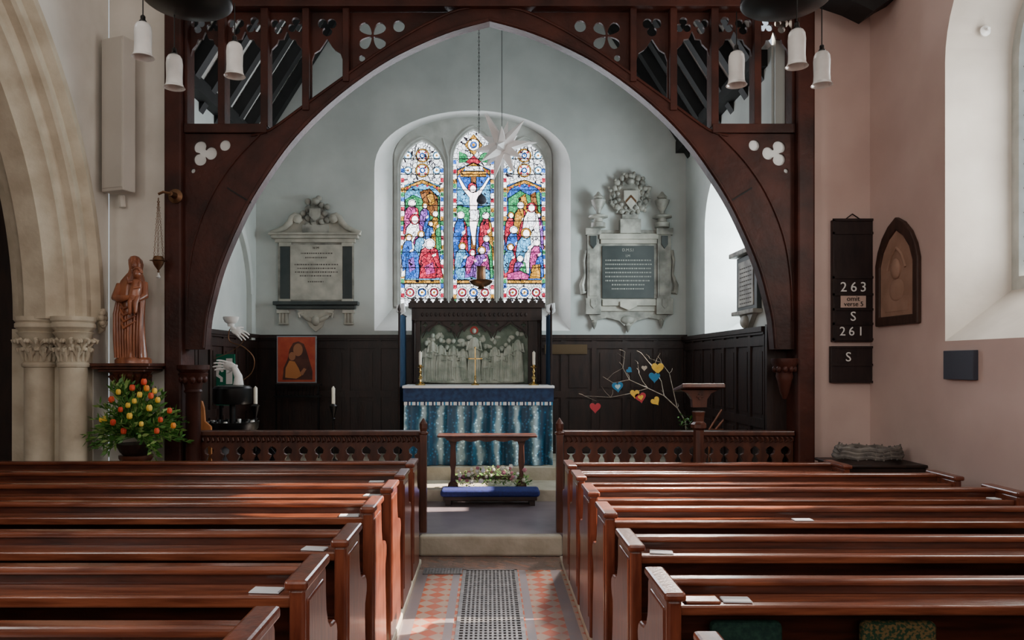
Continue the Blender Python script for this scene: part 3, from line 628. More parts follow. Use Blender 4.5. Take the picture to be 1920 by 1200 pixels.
# ============================================================ ALTAR
AY=9.0;ax0,ax1=PX(758,AY),PX(1036,AY);az=PZ(723,AY)
al=thing('altar','altar table dressed with blue brocade frontal and white linen','altar',((ax0+ax1)/2,9.28,.463))
MB().box(ax0+.03,ax1-.03,AY+.03,9.56,.463,az-.02).build('table',darkwood,al)
m=MB();n=160;vs=[];fs=[]
for j,z in enumerate([az-.2,az-.45,az-.7,.47]):
    for i in range(n+1):
        u=i/n;A=.010+.014*j;f=.6*math.sin(u*2*pi*7+.6*math.sin(j))+.35*math.sin(u*2*pi*17+j*.8+1)
        vs.append((ax0+u*(ax1-ax0)*(1),AY-.005-A*(.6+f),z))
for j in range(3):
    for i in range(n): a=j*(n+1)+i;fs.append((a,a+1,a+n+2,a+n+1))
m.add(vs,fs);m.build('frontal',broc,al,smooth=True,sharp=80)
m=MB();m.box(ax0-.01,ax1+.01,AY-.035,AY-.01,az-.19,az-.015)
m.box(ax0-.012,ax0+.01,AY-.03,9.56,az-.19,az-.015);m.box(ax1-.01,ax1+.012,AY-.03,9.56,az-.19,az-.015);m.build('frontlet',navy,al)
m=MB()
for i in range(90):
    x=ax0+(i+.5)*(ax1-ax0)/90
    m.box(x-.009,x+.009,AY-.042,AY-.034,az-.235,az-.195,(0,0,1,0,2)[i%5])
m.build('fringe',[linen,navy,bluep],al)
m=MB();m.box(ax0-.02,ax1+.02,AY-.045,9.58,az-.014,az);m.box(ax0-.02,ax1+.02,AY-.047,AY-.036,az-.03,az-.01);m.build('altar_cloth',linen,al,bevel=.004)
RD=9.62
rr=thing('reredos','dark carved oak reredos with pale relief figures of saints and angels','reredos',(PX(893,RD),RD+.1,.463))
x0,x1=PX(772,RD),PX(1016,RD);a0,a1=PX(788,RD),PX(990,RD)
m=MB();m.box(x0,x1,RD+.12,RD+.2,.463,PZ(578,RD))
m.box(x0,a0,RD-.0,RD+.12,.463,PZ(590,RD));m.box(a1,x1,RD-.0,RD+.12,.463,PZ(590,RD));m.box(x0,x1,RD-.02,RD+.14,PZ(602,RD),PZ(578,RD));m.box(x0-.04,x1+.04,RD-.05,RD+.2,PZ(578,RD),PZ(568,RD));m.box(x0,x1,RD-.03,RD+.12,.463,PZ(719,RD))
for (xa) in (x0+.035,x1-.035): m.lathe(xa,RD-.01,[(.022,az),(.028,az+.03),(.018,az+.05),(.018,PZ(606,RD)),(.03,PZ(600,RD))],10)
for i in range(24):
    xa=a0+(i+.5)*(a1-a0)/24;m.ell((xa,RD-.025,PZ(590,RD)),.018,.012,.026,n=8,k=6)
m.build('frame',darkwood,rr,bevel=.006)
m=MB();n=17
for i in range(n):
    c=x0-.03+(i+.5)*(x1-x0+.06)/n;z=PZ(568,RD)
    m.prism([(c-.045,z),(c-.04,z+.02),(c-.018,z+.03),(c-.028,z+.05),(c-.012,z+.055),(c,z+.085 if i%2 else z+.065),(c+.012,z+.055),(c+.028,z+.05),(c+.018,z+.03),(c+.04,z+.02),(c+.045,z)],'XZ',RD-.03,.03)
m.build('cresting',darkwood,rr)
MB().box(a0,a1,RD+.05,RD+.09,az-.02,PZ(598,RD)).build('relief_panel',relief_bg,rr)
m=MB()
cs=[(790,856),(856,924),(924,989)]
for (p,q) in cs:
    c=(p+q)/2;hw=(q-p)/2
    pts=[(p,600),(q,600),(q,632),(q-3,624),(q-hw*.3,618),(q-hw*.42,623),(q-hw*.62,614),(c,606),(p+hw*.62,614),(p+hw*.42,623),(p+hw*.3,618),(p+3,624),(p,632)]
    m.plate([pxl(pts,RD),pxl(foil(q-hw*.22,609,5,4,0,24),RD),pxl(foil(p+hw*.22,609,5,4,0,24),RD)],'XZ',RD+.01,.02)
    m.tube([(x,RD-.01,z) for x,z in pxl([(p+2,634),(p+hw*.3,617),(c-hw*.25,608),(c,598),(c+hw*.25,608),(q-hw*.3,617),(q-2,634)],RD)],.007,6)
m.build('canopy',darkwood,rr,smooth=True)
def mini(m,px,hy,by,w,y,lean=0,wings=False,m_=0):
    x=PX(px,RD);zh=PZ(hy,RD);zb=PZ(by,RD);W=w*1.05*RD/F;h=zh-zb
    m.loft([(x+lean,y,zb,W*.5,.045),(x+lean*.7,y,zb+h*.25,W*.42,.045),(x+lean*.4,y,zb+h*.55,W*.36,.045),(x,y-.005,zb+h*.72,W*.42,.04),(x,y,zb+h*.84,W*.25,.03),(x,y,zb+h*.88,W*.1,.02)],28,m_,.10,7)
    m.ell((x,y-.01,zh),.024,.03,.032,m_);m.ell((x,y-.02,zh-.004),.006,.022,.007,m_,n=6,k=5)
    m.ell((x,y+.006,zh+.006),.030,.025,.032,m_)
    for s in(-1,1):
        m.tube([(x+s*W*.36,y-.01,zb+h*.8),(x+s*W*.48,y-.045,zb+h*.62),(x+s*W*.1,y-.065,zb+h*.66)],[.014,.016,.010],7,m_)
    for s in(-.3,-.1,.12,.3): m.tube([(x+s*W,y-.042,zb+h*.6),(x+s*W*1.2+lean*.5,y-.052,zb+h*.3),(x+s*W*1.3+lean,y-.05,zb+.01)],[.004,.006,.006],5,m_)
    if wings:
        for s in(-1,1): m.prism([(x+s*.02,zh-.05),(x+s*.06,zh+.04),(x+s*.10,zh+.0),(x+s*.10,zh-.2),(x+s*.05,zh-.32)],'XZ',y+.03,.012,m_)
m=MB()
for a in((799,644,716,18,0,False),(811,630,714,19,0,True),(826,638,714,19,0,False),(838,652,716,18,0,False),(850,640,712,17,0,False),(858,672,717,20,.02,False),(868,646,712,17,0,False)): mini(m,*a[:4],RD+.03,a[4],a[5])
for a in((910,650,712,17,0,False),(918,674,717,22,-.02,False),(928,642,712,18,0,True),(941,654,716,19,0,False),(955,638,714,19,0,False),(971,626,716,22,0,False)): mini(m,*a[:4],RD+.03,a[4],a[5])
mini(m,889,621,716,28,RD+.02)
m.ell((PX(945,RD),RD+.02,PZ(713,RD)),.14,.04,.04);m.ell((PX(850,RD),RD+.02,PZ(716,RD)),.14,.04,.03)
m.ell((PX(892,RD),RD+.02,PZ(716,RD)),.62,.03,.03)
for i in range(26):
    xx=random.uniform(a0+.05,a1-.05);zz=PZ(random.uniform(625,650),RD);m.ell((xx,RD+.05,zz),random.uniform(.02,.05),.015,random.uniform(.02,.04),n=8,k=6)
m.build('relief_figures',relief,rr,smooth=True,sharp=60)
m=MB();m.lathe(PX(889,RD),PZ(619,RD),[(.052,RD+.045),(.052,RD+.035)],24,ax='y');m.build('halo',red_m,rr)
for s,px in((0,762),(1,1024)):
    e=thing('altar_side_curtain','blue curtain hanging from a rod beside the reredos','curtain',(PX(px,9.5),9.4,.463),group='altar side curtains')
    x=PX(px,9.5)+(-.04 if s==0 else .03);m=MB();vs=[];fs=[];n=40
    for j,z in enumerate((.47,1.0,PZ(592,9.5))):
        for i in range(n+1):
            u=i/n;vs.append((x+.018*math.sin(u*2*pi*7)*(1.2-.3*j),9.1+u*.7,z))
    for j in range(2):
        for i in range(n): a=j*(n+1)+i;fs.append((a,a+1,a+n+2,a+n+1))
    m.add(vs,fs);m.build('drape',curt,e,smooth=True,sharp=80)
    m=MB();m.tube([(x,9.05,PZ(590,9.5)),(x,9.85,PZ(590,9.5))],.012,8);m.lathe(x,9.08,[(.02,.463),(.012,.5),(.012,PZ(588,9.5)),(.022,PZ(584,9.5)),(.004,PZ(575,9.5))],10);m.build('rod',darkwood,e,smooth=True)
    m=MB();m.prism([(x-.05,PZ(576,9.5)),(x+.05,PZ(571,9.5)),(x+.06,PZ(588,9.5)),(x,PZ(594,9.5)),(x-.05,PZ(588,9.5))],'XZ',9.2,.06);m.build('white_drape_end',linen,e,bevel=.01)
for px in(788,1001):
    c=PX(px,9.15);e=thing('candlestick','brass altar candlestick with white candle','candlestick',(c,9.15,az),group='altar candlesticks')
    MB().lathe(c,9.15,[(.062,az),(.062,az+.012),(.04,az+.03),(.018,az+.045),(.014,az+.07),(.026,az+.085),(.028,az+.1),(.014,az+.115),(.012,az+.15),(.022,az+.165),(.012,az+.185),(.014,az+.21),(.04,az+.222),(.042,az+.232),(.018,az+.235),(.018,az+.25)],20).build('stick',brass,e,smooth=True)
    m=MB();m.lathe(c,9.15,[(.019,az+.25),(.019,az+.40),(.012,az+.408),(.002,az+.42)],14);m.build('candle',wax,e,smooth=True)
c=PX(891,9.2);e=thing('altar_cross','slender brass standing cross on the altar','cross',(c,9.2,az))
m=MB();m.lathe(c,9.2,[(.05,az),(.05,az+.01),(.02,az+.03),(.008,az+.08),(.016,az+.1),(.006,az+.12)],16);m.box(c-.006,c+.006,9.194,9.206,az+.1,az+.46);m.box(c-.075,c+.075,9.194,9.206,az+.32,az+.332)
for dx,dz in((-.075,.326),(.075,.326),(0,.46)): m.ell((c+dx,9.2,az+dz),.013,.008,.013)
m.build('cross',brass,e,smooth=True)
KY=8.32;x0,x1=PX(826,KY),PX(1001,KY);zt=PZ(814,KY)
e=thing('altar_prayer_desk','low carved oak communion desk with shaped legs','prayer desk',((x0+x1)/2,KY,.304))
MB().box(x0-.03,x1+.03,KY-.13,KY+.13,zt-.028,zt).build('top',midwood,e,bevel=.01)
for xx,s in((x0+.14,1),(x1-.14,-1)):
    m=MB();m.prism([(xx-.06,.304),(xx+.06,.304),(xx+.055,.35),(xx+.028,.38),(xx+.022,.5),(xx+.035,.58),(xx+.028,zt-.13),(xx+.06,zt-.028),(xx-.06,zt-.028),(xx-.028,zt-.13),(xx-.035,.58),(xx-.022,.5),(xx-.028,.38),(xx-.055,.35)],'XZ',KY,.05)
    m.box(xx-.035,xx+.035,KY-.14,KY+.14,.304,.345);m.build('leg',midwood,e,bevel=.006)
for y in(KY-.1,KY+.1):
    n=20;pts=[(x0+.05,zt-.028)]+[(x0+.08+(x1-x0-.16)*i/n,zt-.055-.02*abs(math.sin(i*pi/4))) for i in range(n+1)]+[(x1-.05,zt-.028)]
    MB().prism(pts,'XZ',y,.018).build('apron',midwood,e)
MB().box(x0+.14,x1-.14,KY-.02,KY+.02,.40,.44).build('stretcher',midwood,e,bevel=.005)
x0,x1=PX(826,7.95),PX(1012,7.95)
kk=thing('altar_kneeler','long royal blue kneeling cushion on a wooden base','kneeler',((x0+x1)/2,8.05,.175))
MB().box(x0+.03,x1-.03,7.92,8.17,.235,.275).build('base_board',darkwood,kk,bevel=.006)
for xx in(x0+.08,x1-.08): MB().box(xx-.03,xx+.03,7.95,8.15,.175,.235).build('foot',darkwood,kk)
MB().box(x0,x1,7.9,8.17,.275,.35).build('cushion',kneel,kk,bevel=.03,seg=4)
def flowers_row():
    e=thing('flower_garland','low arrangement of cream and pink flowers with trailing greenery','flower arrangement',(PX(915,8.24),8.3,.304))
    m=MB();
    for i in range(620):
        x=PX(random.uniform(850,995),8.24);y=8.25+random.uniform(-.03,.18);z=.33+random.uniform(0,.20)*(1-abs(x)/.9)
        a=random.uniform(0,2*pi);l=random.uniform(.03,.07);b=random.uniform(-.2,.9)
        d=Vector((math.cos(a),math.sin(a),b)).normalized()*l;s=Vector((-math.sin(a),math.cos(a),0))*l*.22;p=Vector((x,y,z))
        m.add([p,p+d*.5+s,p+d,p+d*.5-s],[(0,1,2,3)],random.randint(0,1))
    m.build('foliage',[leaf_m,leaf2],e)
    for i in range(44):
        x=PX(random.uniform(855,985),8.24);y=8.2+random.uniform(0,.12);z=.38+random.uniform(0,.17);r=random.uniform(.015,.028)
        m=MB()
        for k in range(6):
            t=k*pi/3;m.ell((x+r*.6*math.cos(t),y-.004,z+r*.6*math.sin(t)),r*.45,r*.3,r*.45,n=7,k=5)
        m.ell((x,y-.01,z),r*.4,r*.4,r*.4,n=7,k=5);m.build('bloom',random.choice([cream_f,cream_f,pinkf,white]),e,smooth=True)
flowers_row()
# ============================================================ HANGING THINGS
c=PX(898,8.7);y=8.7
e=thing('sanctuary_lamp','bronze sanctuary lamp hanging on long chains','hanging lamp',(c,y,PZ(548,y)))
def chain(m,p,q,r=.0045,pitch=.03):
    p=Vector(p);q=Vector(q);d=q-p;n=max(2,int(d.length/pitch))
    for i in range(n):
        a=p+d*(i/n);b=p+d*((i+1.15)/n);mid=(a+b)/2;w=.009 if i%2 else .004
        m.tube([a,mid+Vector((w,0,0)),b,mid-Vector((w,0,0))],r*.6,4,closed=True)
m=MB();zc=PZ(240,y);chain(m,(c,y,6.6),(c,y,zc),.006,.045);m.tube([(c,y,9.19),(c,y,6.6)],.005,6)
cz=PZ(372,y);m.tube([(c,y,zc),(c,y,cz)],.004,5);lx=PX(902,y);lz_=PZ(527,y)
for k in range(3):
    t=k*2*pi/3+.5;m.tube([(c,y,cz),(lx+.12*math.cos(t),y+.12*math.sin(t),lz_)],.003,5)
m.build('chain',black,e)
MB().lathe(c+.03,y,[(.004,cz+.06),(.02,cz+.045),(.045,cz+.02),(.06,cz-.02),(.058,cz-.045),(.035,cz-.065),(.01,cz-.075)],16).build('cap',slateblue,e,smooth=True)
MB().lathe(lx,y,[(.015,lz_-.10),(.05,lz_-.09),(.03,lz_-.07),(.09,lz_-.05),(.13,lz_-.02),(.14,lz_),(.13,lz_+.01),(.06,lz_+.0),(.055,lz_+.02),(.05,lz_+.15),(.058,lz_+.17)],24).build('bowl',copper,e,smooth=True)
sx,sz,sy=PX(941,8.3),PZ(275,8.3),8.3
e=thing('hanging_star','white many-pointed paper star hanging on a cord','star decoration',(sx,sy,sz-.3))
MB().tube([(sx,sy,8.76),(sx,sy,sz)],.004,5).build('cord',black,e)
m=MB();phi=(1+5**.5)/2;dirs=[]
for a in(-1,1):
    for b in(-1,1): dirs+=[(0,a,b*phi),(a,b*phi,0),(b*phi,0,a)]
    for b in(-1,1):
        for c_ in(-1,1): dirs.append((a*.9,b*.9,c_*.9))
rot=Matrix.Rotation(.35,3,'Y')@Matrix.Rotation(.5,3,'Z')@Matrix.Rotation(.3,3,'X')
for i,d in enumerate(dirs):
    d=(rot@Vector(d)).normalized();u=d.orthogonal().normalized();v=d.cross(u);L=.33 if i%3 else .43;c0=Vector((sx,sy,sz))
    b=[c0+d*.085+(u*math.cos(k*pi/2)+v*math.sin(k*pi/2))*.07 for k in range(4)]
    m.add(b+[c0+d*L],[(0,1,4),(1,2,4),(2,3,4),(3,0,4)])
m.ell((sx,sy,sz),.1,.1,.1);m.build('star_body',cloth_star,e)
def pendant_group(discx,d0,lamps,label):
    zc=PZ(6,4.2);e=thing('chandelier',label,'ceiling light',(discx,d0,zc),group='pendant light clusters')
    MB().lathe(discx,d0,[(.02,zc-.035),(.1,zc-.03),(.22,zc-.005),(.24,zc+.01),(.24,zc+.03),(.1,zc+.06),(.03,zc+.1),(.02,5.8)],40).build('ceiling_plate',black,e,smooth=True)
    for (px,yt,yb,d) in lamps:
        x=PX(px,d);zt=PZ(yt,d);zb=PZ(yb,d);m=MB();m.tube([(x,d,zt),(x,d,zc)],.0035,6);
        m.lathe(x,d,[(.018,zt-.03),(.02,zt-.015),(.013,zt-.005),(.013,zt+.012),(.006,zt+.02)],12);m.build('cord_and_cap',black,e,smooth=True)
        pr=[(.02,zt-.02),(.034,zt-.028),(.043,zt-.045),(.046,zt-.075),(.044,zb+.06),(.046,zb+.025),(.052,zb+.008),(.060,zb),(.056,zb+.002),(.043,zb+.03),(.040,zt-.06)]
        MB().lathe(x,d,pr,28).build('lamp_shade',frost,e,smooth=True,sharp=70)
pendant_group(PX(352,4.2),4.2,[(268,35,108,4.05),(327,96,165,4.3),(440,73,143,4.2)],'cluster of three frosted bell-shaped glass pendants on black plate')
pendant_group(PX(1472,4.2),4.2,[(1381,90,160,4.3),(1494,48,125,4.0),(1541,90,160,4.25)],'cluster of three frosted bell-shaped glass pendants on black plate')
bx=PX(318,6.6);e=thing('bracket_lamp','small brass lamp hanging on chains from a wall bracket','hanging lamp',(PX(297,6.6),6.6,PZ(520,6.6)))
m=MB();m.lathe(bx,PZ(362,6.6),[(.06,6.74),(.065,6.72),(.03,6.70),(.02,6.62)],16,ax='y');m.tube([(bx,6.62,PZ(362,6.6)),(PX(306,6.6),6.6,PZ(360,6.6)),(PX(297,6.6),6.6,PZ(364,6.6))],.012,8);m.build('bracket',copper,e,smooth=True)
m=MB();lx=PX(297,6.6)
for k in range(3):
    t=k*2*pi/3;chain(m,(lx,6.6,PZ(370,6.6)),(lx+.045*math.cos(t),6.6+.045*math.sin(t),PZ(488,6.6)),.004,.025)
m.build('chain',copper,e)
z=PZ(490,6.6);m=MB();m.lathe(lx,6.6,[(.003,z-.10),(.012,z-.095),(.006,z-.08),(.02,z-.06),(.04,z-.03),(.05,z),(.075,z+.005),(.05,z+.01),(.04,z+.04),(.035,z+.045)],18);m.build('lamp_body',copper,e,smooth=True)
MB().lathe(lx,6.6,[(.01,z-.15),(.02,z-.14),(.01,z-.12),(.004,z-.1)],10).build('crystal_drop',frost,e,smooth=True)
M=Matrix.Translation((PX(216,6.6),6.66,0))@Matrix.Rotation(-.35,4,'Z')
m=MB();m.box(-.125,.125,-.07,.07,PZ(358,6.6),PZ(70,6.6),M=M);sp=thing('loudspeaker','tall cream column loudspeaker fixed to the wall','loudspeaker',(PX(216,6.6),6.66,PZ(358,6.6)))
m.build('case',speaker_m,sp,bevel=.008)
m=MB();m.box(-.112,.112,-.076,-.068,PZ(352,6.6),PZ(76,6.6),M=M);m.build('grille',speaker_m,sp)
m=MB();m.tube([(PX(207,6.6),6.8,PZ(358,6.6)),(PX(209,6.6),6.8,PZ(380,6.6))],.03,8);m.build('bracket',plaster_w,sp)
# ============================================================ MADONNA STATUE + BRACKET
e=thing('statue_bracket_shelf','dark carved wooden bracket supporting the statue','wall bracket',(PX(245,6.65),6.65,PZ(735,6.65)))
c=PX(245,6.65);m=MB();m.box(c-.28,c+.27,6.42,6.85,PZ(687,6.65),PZ(681,6.65));m.box(c-.25,c+.24,6.45,6.85,PZ(692,6.65),PZ(687,6.65));m.box(c-.21,c+.20,6.48,6.85,PZ(697,6.65),PZ(692,6.65));m.build('shelf',midwood,e,bevel=.008)
m=MB();m.lathe(c,6.66,[(.02,PZ(750,6.65)),(.05,PZ(742,6.65)),(.045,PZ(735,6.65)),(.08,PZ(725,6.65)),(.12,PZ(712,6.65)),(.15,PZ(704,6.65)),(.18,PZ(697,6.65))],24,flute=.05,fn=12)
for i in range(9):
    t=pi+pi*i/8;m.tube([(c+.05*math.cos(t),6.66+.05*math.sin(t),PZ(738,6.65)),(c+.11*math.cos(t),6.66+.11*math.sin(t),PZ(720,6.65)),(c+.17*math.cos(t),6.66+.17*math.sin(t),PZ(703,6.65))],[.010,.018,.022],7)
m.box(c-.1,c+.1,6.7,6.85,PZ(740,6.65),PZ(697,6.65));m.build('carved_support',midwood,e,smooth=True)
D=6.6;zb=PZ(681,6.65);cx=PX(250,D);KX=.9
e=thing('madonna_statue','brown carved wooden statue of a robed mother holding a child','statue',(cx,D,zb))
m=MB();m.lathe(cx,D,[(.17,zb),(.17,zb+.03),(.15,zb+.05)],24,sy=.8);m.scx(cx,KX).build('plinth',carv,e,smooth=True)
Hh=.95
def s_(dx,z,rx,ry,dy=0): return (cx+dx,D+dy,zb+z*Hh,rx,ry)
m=MB()
m.loft([s_(.0,.04,.125,.11),s_(0,.1,.118,.10),s_(-.005,.25,.108,.095),s_(-.01,.4,.112,.095),s_(-.015,.52,.122,.10),s_(-.015,.62,.13,.10),s_(-.01,.70,.125,.095),s_(-.0,.76,.11,.085),s_(.01,.80,.085,.075),s_(.02,.84,.06,.06),s_(.025,.87,.055,.06),s_(.025,.92,.062,.065),s_(.02,.96,.058,.06),s_(.015,.99,.035,.04),s_(.015,1.0,.01,.01)],48,0,.06,8)
for k,(dx,w) in enumerate(((-.125,.026),(-.10,.026),(-.075,.02),(-.05,.018),(.115,.024),(.09,.022),(.06,.02),(.03,.016),(.0,.018),(-.025,.016))):
    m.tube([(cx+dx*.85,D-.06,zb+.66*Hh),(cx+dx*1.05,D-.095,zb+.45*Hh),(cx+dx*1.0,D-.10,zb+.22*Hh),(cx+dx*.97,D-.095,zb+.05*Hh)],[w*.5,w*.6,w*.7,w*.5],8)
for k in range(4):
    m.tube([(cx-.115,D-.07,zb+(.6-.05*k)*Hh),(cx-.03,D-.12,zb+(.50-.06*k)*Hh),(cx+.08,D-.10,zb+(.54-.05*k)*Hh)],[.010,.014,.008],8)
m.ell((cx+.035,D-.045,zb+.905*Hh),.036,.035,.048);m.ell((cx+.038,D-.083,zb+.90*Hh),.007,.012,.014,n=8,k=6)
m.ell((cx+.036,D-.076,zb+.885*Hh),.013,.006,.004,n=8,k=6)
for q in(-1,1): m.ell((cx+.036+q*.014,D-.076,zb+.915*Hh),.007,.004,.004,n=8,k=6)
m.tube([(cx-.11,D-.03,zb+.72*Hh),(cx-.12,D-.09,zb+.60*Hh),(cx-.05,D-.15,zb+.585*Hh),(cx+.05,D-.15,zb+.60*Hh)],[.04,.042,.032,.02],12)
m.tube([(cx+.11,D-.02,zb+.74*Hh),(cx+.14,D-.06,zb+.62*Hh),(cx+.10,D-.14,zb+.57*Hh)],[.04,.038,.022],12)
for k in range(4): m.tube([(cx+.045,D-.155,zb+(.615-.012*k)*Hh),(cx+.075,D-.165,zb+(.615-.012*k)*Hh),(cx+.095,D-.155,zb+(.61-.012*k)*Hh)],[.008,.008,.006],6)
m.scx(cx,KX).build('mother_figure',carv,e,smooth=True,sharp=60)
m=MB();hx,hz=cx+.085,zb+.84*Hh
m.ell((hx,D-.09,hz-.02),.040,.042,.046);m.ell((hx+.0,D-.128,hz-.025),.006,.01,.009,n=8,k=6)
for q in(-1,1): m.ell((hx+q*.014,D-.125,hz-.01),.006,.004,.004,n=8,k=6)
for k in range(9): t=pi*k/8;m.ell((hx+.036*math.cos(t),D-.085,hz-.005+.035*math.sin(t)),.015,.03,.015,n=8,k=6)
m.loft([(hx-.015,D-.11,hz-.24,.05,.05),(hx-.01,D-.11,hz-.18,.058,.05),(hx,D-.10,hz-.12,.052,.045),(hx,D-.095,hz-.08,.045,.04),(hx,D-.09,hz-.06,.02,.02)],24,0,.04,7)
m.tube([(hx-.03,D-.11,hz-.09),(hx-.06,D-.14,hz-.10),(hx-.07,D-.14,hz-.05)],[.018,.015,.01],8)
m.tube([(hx+.035,D-.11,hz-.09),(hx+.045,D-.14,hz-.14),(hx+.0,D-.16,hz-.15)],[.018,.015,.01],8)
m.tube([(hx-.02,D-.12,hz-.22),(hx-.03,D-.16,hz-.27),(hx-.035,D-.15,hz-.36),(hx-.035,D-.17,hz-.375)],[.028,.026,.017,.012],8)
m.tube([(hx+.02,D-.12,hz-.22),(hx+.02,D-.16,hz-.28),(hx+.015,D-.15,hz-.35),(hx+.015,D-.17,hz-.365)],[.028,.026,.017,.012],8)
m.scx(cx,KX).build('child_figure',carv,e,smooth=True,sharp=60)
# ============================================================ FLOWER PEDESTAL
fc=Vector((PX(252,6.45),6.48,0))
e=thing('flower_pedestal','tall turned dark wood pedestal stand for flowers','flower stand',(fc.x,fc.y,.0))
MB().lathe(fc.x,fc.y,[(.16,0),(.16,.04),(.08,.1),(.05,.2),(.05,.55),(.075,.62),(.06,.7),(.09,.8),(.13,.86),(.14,.88),(.14,.9)],20).build('stand',midwood,e,smooth=True)
e=thing('flower_arrangement','large arrangement of yellow and red tulips with green foliage','flower arrangement',(fc.x,fc.y,.9))
MB().lathe(fc.x,fc.y,[(.10,.9),(.13,.93),(.15,.97),(.16,1.0),(.14,1.0)],20).build('bowl',darkwood,e,smooth=True)
m=MB();fo=Vector((fc.x,fc.y-.02,1.06))
def dirr():
    while True:
        d=Vector((random.uniform(-1,1),random.uniform(-1,.5),random.uniform(-.35,1)))
        if .3<d.length<1: return d
for i in range(200):
    d=dirr();q=random.uniform(.85,1.14);tip=fo+Vector((d.x*.45*q,d.y*.24,d.z*.46*q+(.12 if abs(d.x)<.4 else -.02)));mid=(fo+tip)/2+Vector((0,0,.05))
    m.tube([fo,mid,tip],[.004,.003,.002],4)
    for k in range(11):
        t=random.uniform(.35,1);p=fo.lerp(tip,t)+Vector((0,0,.05*math.sin(pi*t)));a=random.uniform(0,2*pi);l=random.uniform(.035,.08)
        dd=((tip-fo).normalized()+Vector((math.cos(a),math.sin(a)*.7,random.uniform(-.6,.6)))*.9).normalized()*l;ss=dd.cross(Vector((random.random(),1,random.random()))).normalized()*l*.2
        m.add([p,p+dd*.45+ss,p+dd,p+dd*.45-ss],[(0,1,2,3)],1 if random.random()<.35 else 0)
m.build('foliage',[leaf_m,leaf2],e)
FLP=[(222,735,0),(209,749,1),(240,760,0),(226,768,1),(248,727,1),(270,716,1),(262,740,0),(283,742,1),(296,750,0),(280,765,0),(265,795,0),(232,808,1),(197,785,0),(190,787,0),(301,787,1),(318,770,1),(325,798,2),(212,792,1),(252,752,0),(290,733,0),(275,728,2),(243,780,0),(294,808,1)]
for (a,b,k) in FLP:
    D_=6.24+random.uniform(-.03,.05)+abs(a-250)*.0012;x,z=PX(a,D_),PZ(b,D_);m=MB();r=random.uniform(.018,.024)
    for q in range(5):
        t=q*2*pi/5;m.ell((x+r*.45*math.cos(t),D_+r*.45*math.sin(t),z),r*.6,r*.6,r*1.2,n=8,k=6)
    m.tube([(x,D_,z-.02),((x+fo.x)/2,(D_+fo.y)/2,(z+fo.z)/2),tuple(fo)],.003,4,1)
    m.build('bloom',[[yellow_m,rose_m,orange_p][k],leaf_m],e,smooth=True)
# ============================================================ MEMORIAL TABLETS
D=EY
def Xm(p):return PX(p,D)
def Zm(p):return PZ(p,D)
def mbx(m,a,b,t,bo,dep,mi=0,dep0=0): m.box(Xm(a),Xm(b),D-dep,D-dep0,Zm(bo),Zm(t),mi)
e=thing('memorial_tablet','cream marble wall memorial with scrolled pediment and cartouche','memorial tablet',(Xm(593),D,Zm(622)))
m=MB();mbx(m,522,664,455,568,.03);m.build('backing',marble,e)
m=MB();mbx(m,546,643,460,563,.05);m.build('inscription_slab',marble_l,e)
m=MB()
rows=[(468,20),(476,56),(484,40),(497,80),(504,70),(511,78),(518,60),(529,30)]
m.text('H M',.05,Xm(594),Zm(466),'XZ',D-.052,0)
for (yy,w) in rows[1:]:
    x=594-w/2
    while x<594+w/2:
        l=random.choice([2,3,1.5,4]);m.box(Xm(x),Xm(x+l*.75),D-.052,D-.05,Zm(yy+1.2),Zm(yy-1.2));x+=l+.8
m.build('inscription',letter,e)
for a,b in((527,545),(644,661)):
    m=MB();mbx(m,a,b,463,563,.045,0);mbx(m,a-2,b+2,455,463,.06,1);mbx(m,a-2,b+2,561,567,.06,1);m.build('pilaster',[slate,marble_l],e,bevel=.003)
m=MB();mbx(m,518,668,449,456,.08);mbx(m,512,674,443,449,.12);mbx(m,508,678,439,443,.14);m.build('cornice',marble_l,e,bevel=.008)
m=MB();mbx(m,516,674,566,573,.13);mbx(m,521,668,573,580,.09);m.build('sill',slate,e,bevel=.008)
for c in(533,655):
    m=MB();mbx(m,c-11,c+11,582,588,.09);mbx(m,c-8,c+8,588,606,.05)
    for q in(-6,0,6): mbx(m,c+q-1.6,c+q+1.6,588,606,.07)
    mbx(m,c-9,c+9,606,609,.07);m.build('bracket',marble_l,e,bevel=.003)
m=MB()
for s in(-1,1):
    pts=[(594+s*x,y) for x,y in((84,438),(70,434),(58,428),(48,418),(44,410),(38,405),(30,407),(28,414),(33,419))]
    m.tube([(Xm(a),D-.06,Zm(b)) for a,b in pts],[.03,.035,.04,.045,.045,.04,.035,.03,.025],10)
    m.lathe(Xm(594+s*34),Zm(412),[(.06,D),(.06,D-.09),(.04,D-.1),(.02,D-.11)],16,ax='y')
    m.prism([(Xm(594+s*84),Zm(439)),(Xm(594+s*56),Zm(427)),(Xm(594+s*44),Zm(410)),(Xm(594+s*12),Zm(412)),(Xm(594+s*12),Zm(439))],'XZ',D-.02,.04)
m.build('scroll_pediment',marble_l,e,smooth=True)
m=MB();m.ell((Xm(594),D-.04,Zm(403)),.13,.035,.16);mbx(m,570,618,424,439,.1)
for i in range(14):
    t=2*pi*i/14;q=.8+.35*(i%2);m.ell((Xm(594)+.15*q*math.cos(t),D-.06,Zm(402)+.18*q*math.sin(t)),.045,.04,.045,n=8,k=6)
m.ell((Xm(594),D-.08,Zm(380)),.06,.06,.05)
m.prism([(Xm(584),Zm(394)),(Xm(604),Zm(394)),(Xm(604),Zm(408)),(Xm(594),Zm(418)),(Xm(584),Zm(408))],'XZ',D-.11,.03)
m.build('cartouche',marble,e,smooth=True)
m=MB();m.prism([(Xm(a),Zm(b)) for a,b in((560,581),(628,581),(622,592),(612,596),(606,612),(594,622),(582,612),(576,596),(566,592))],'XZ',D-.03,.06)
m.ell((Xm(594),D-.07,Zm(602)),.055,.05,.07)
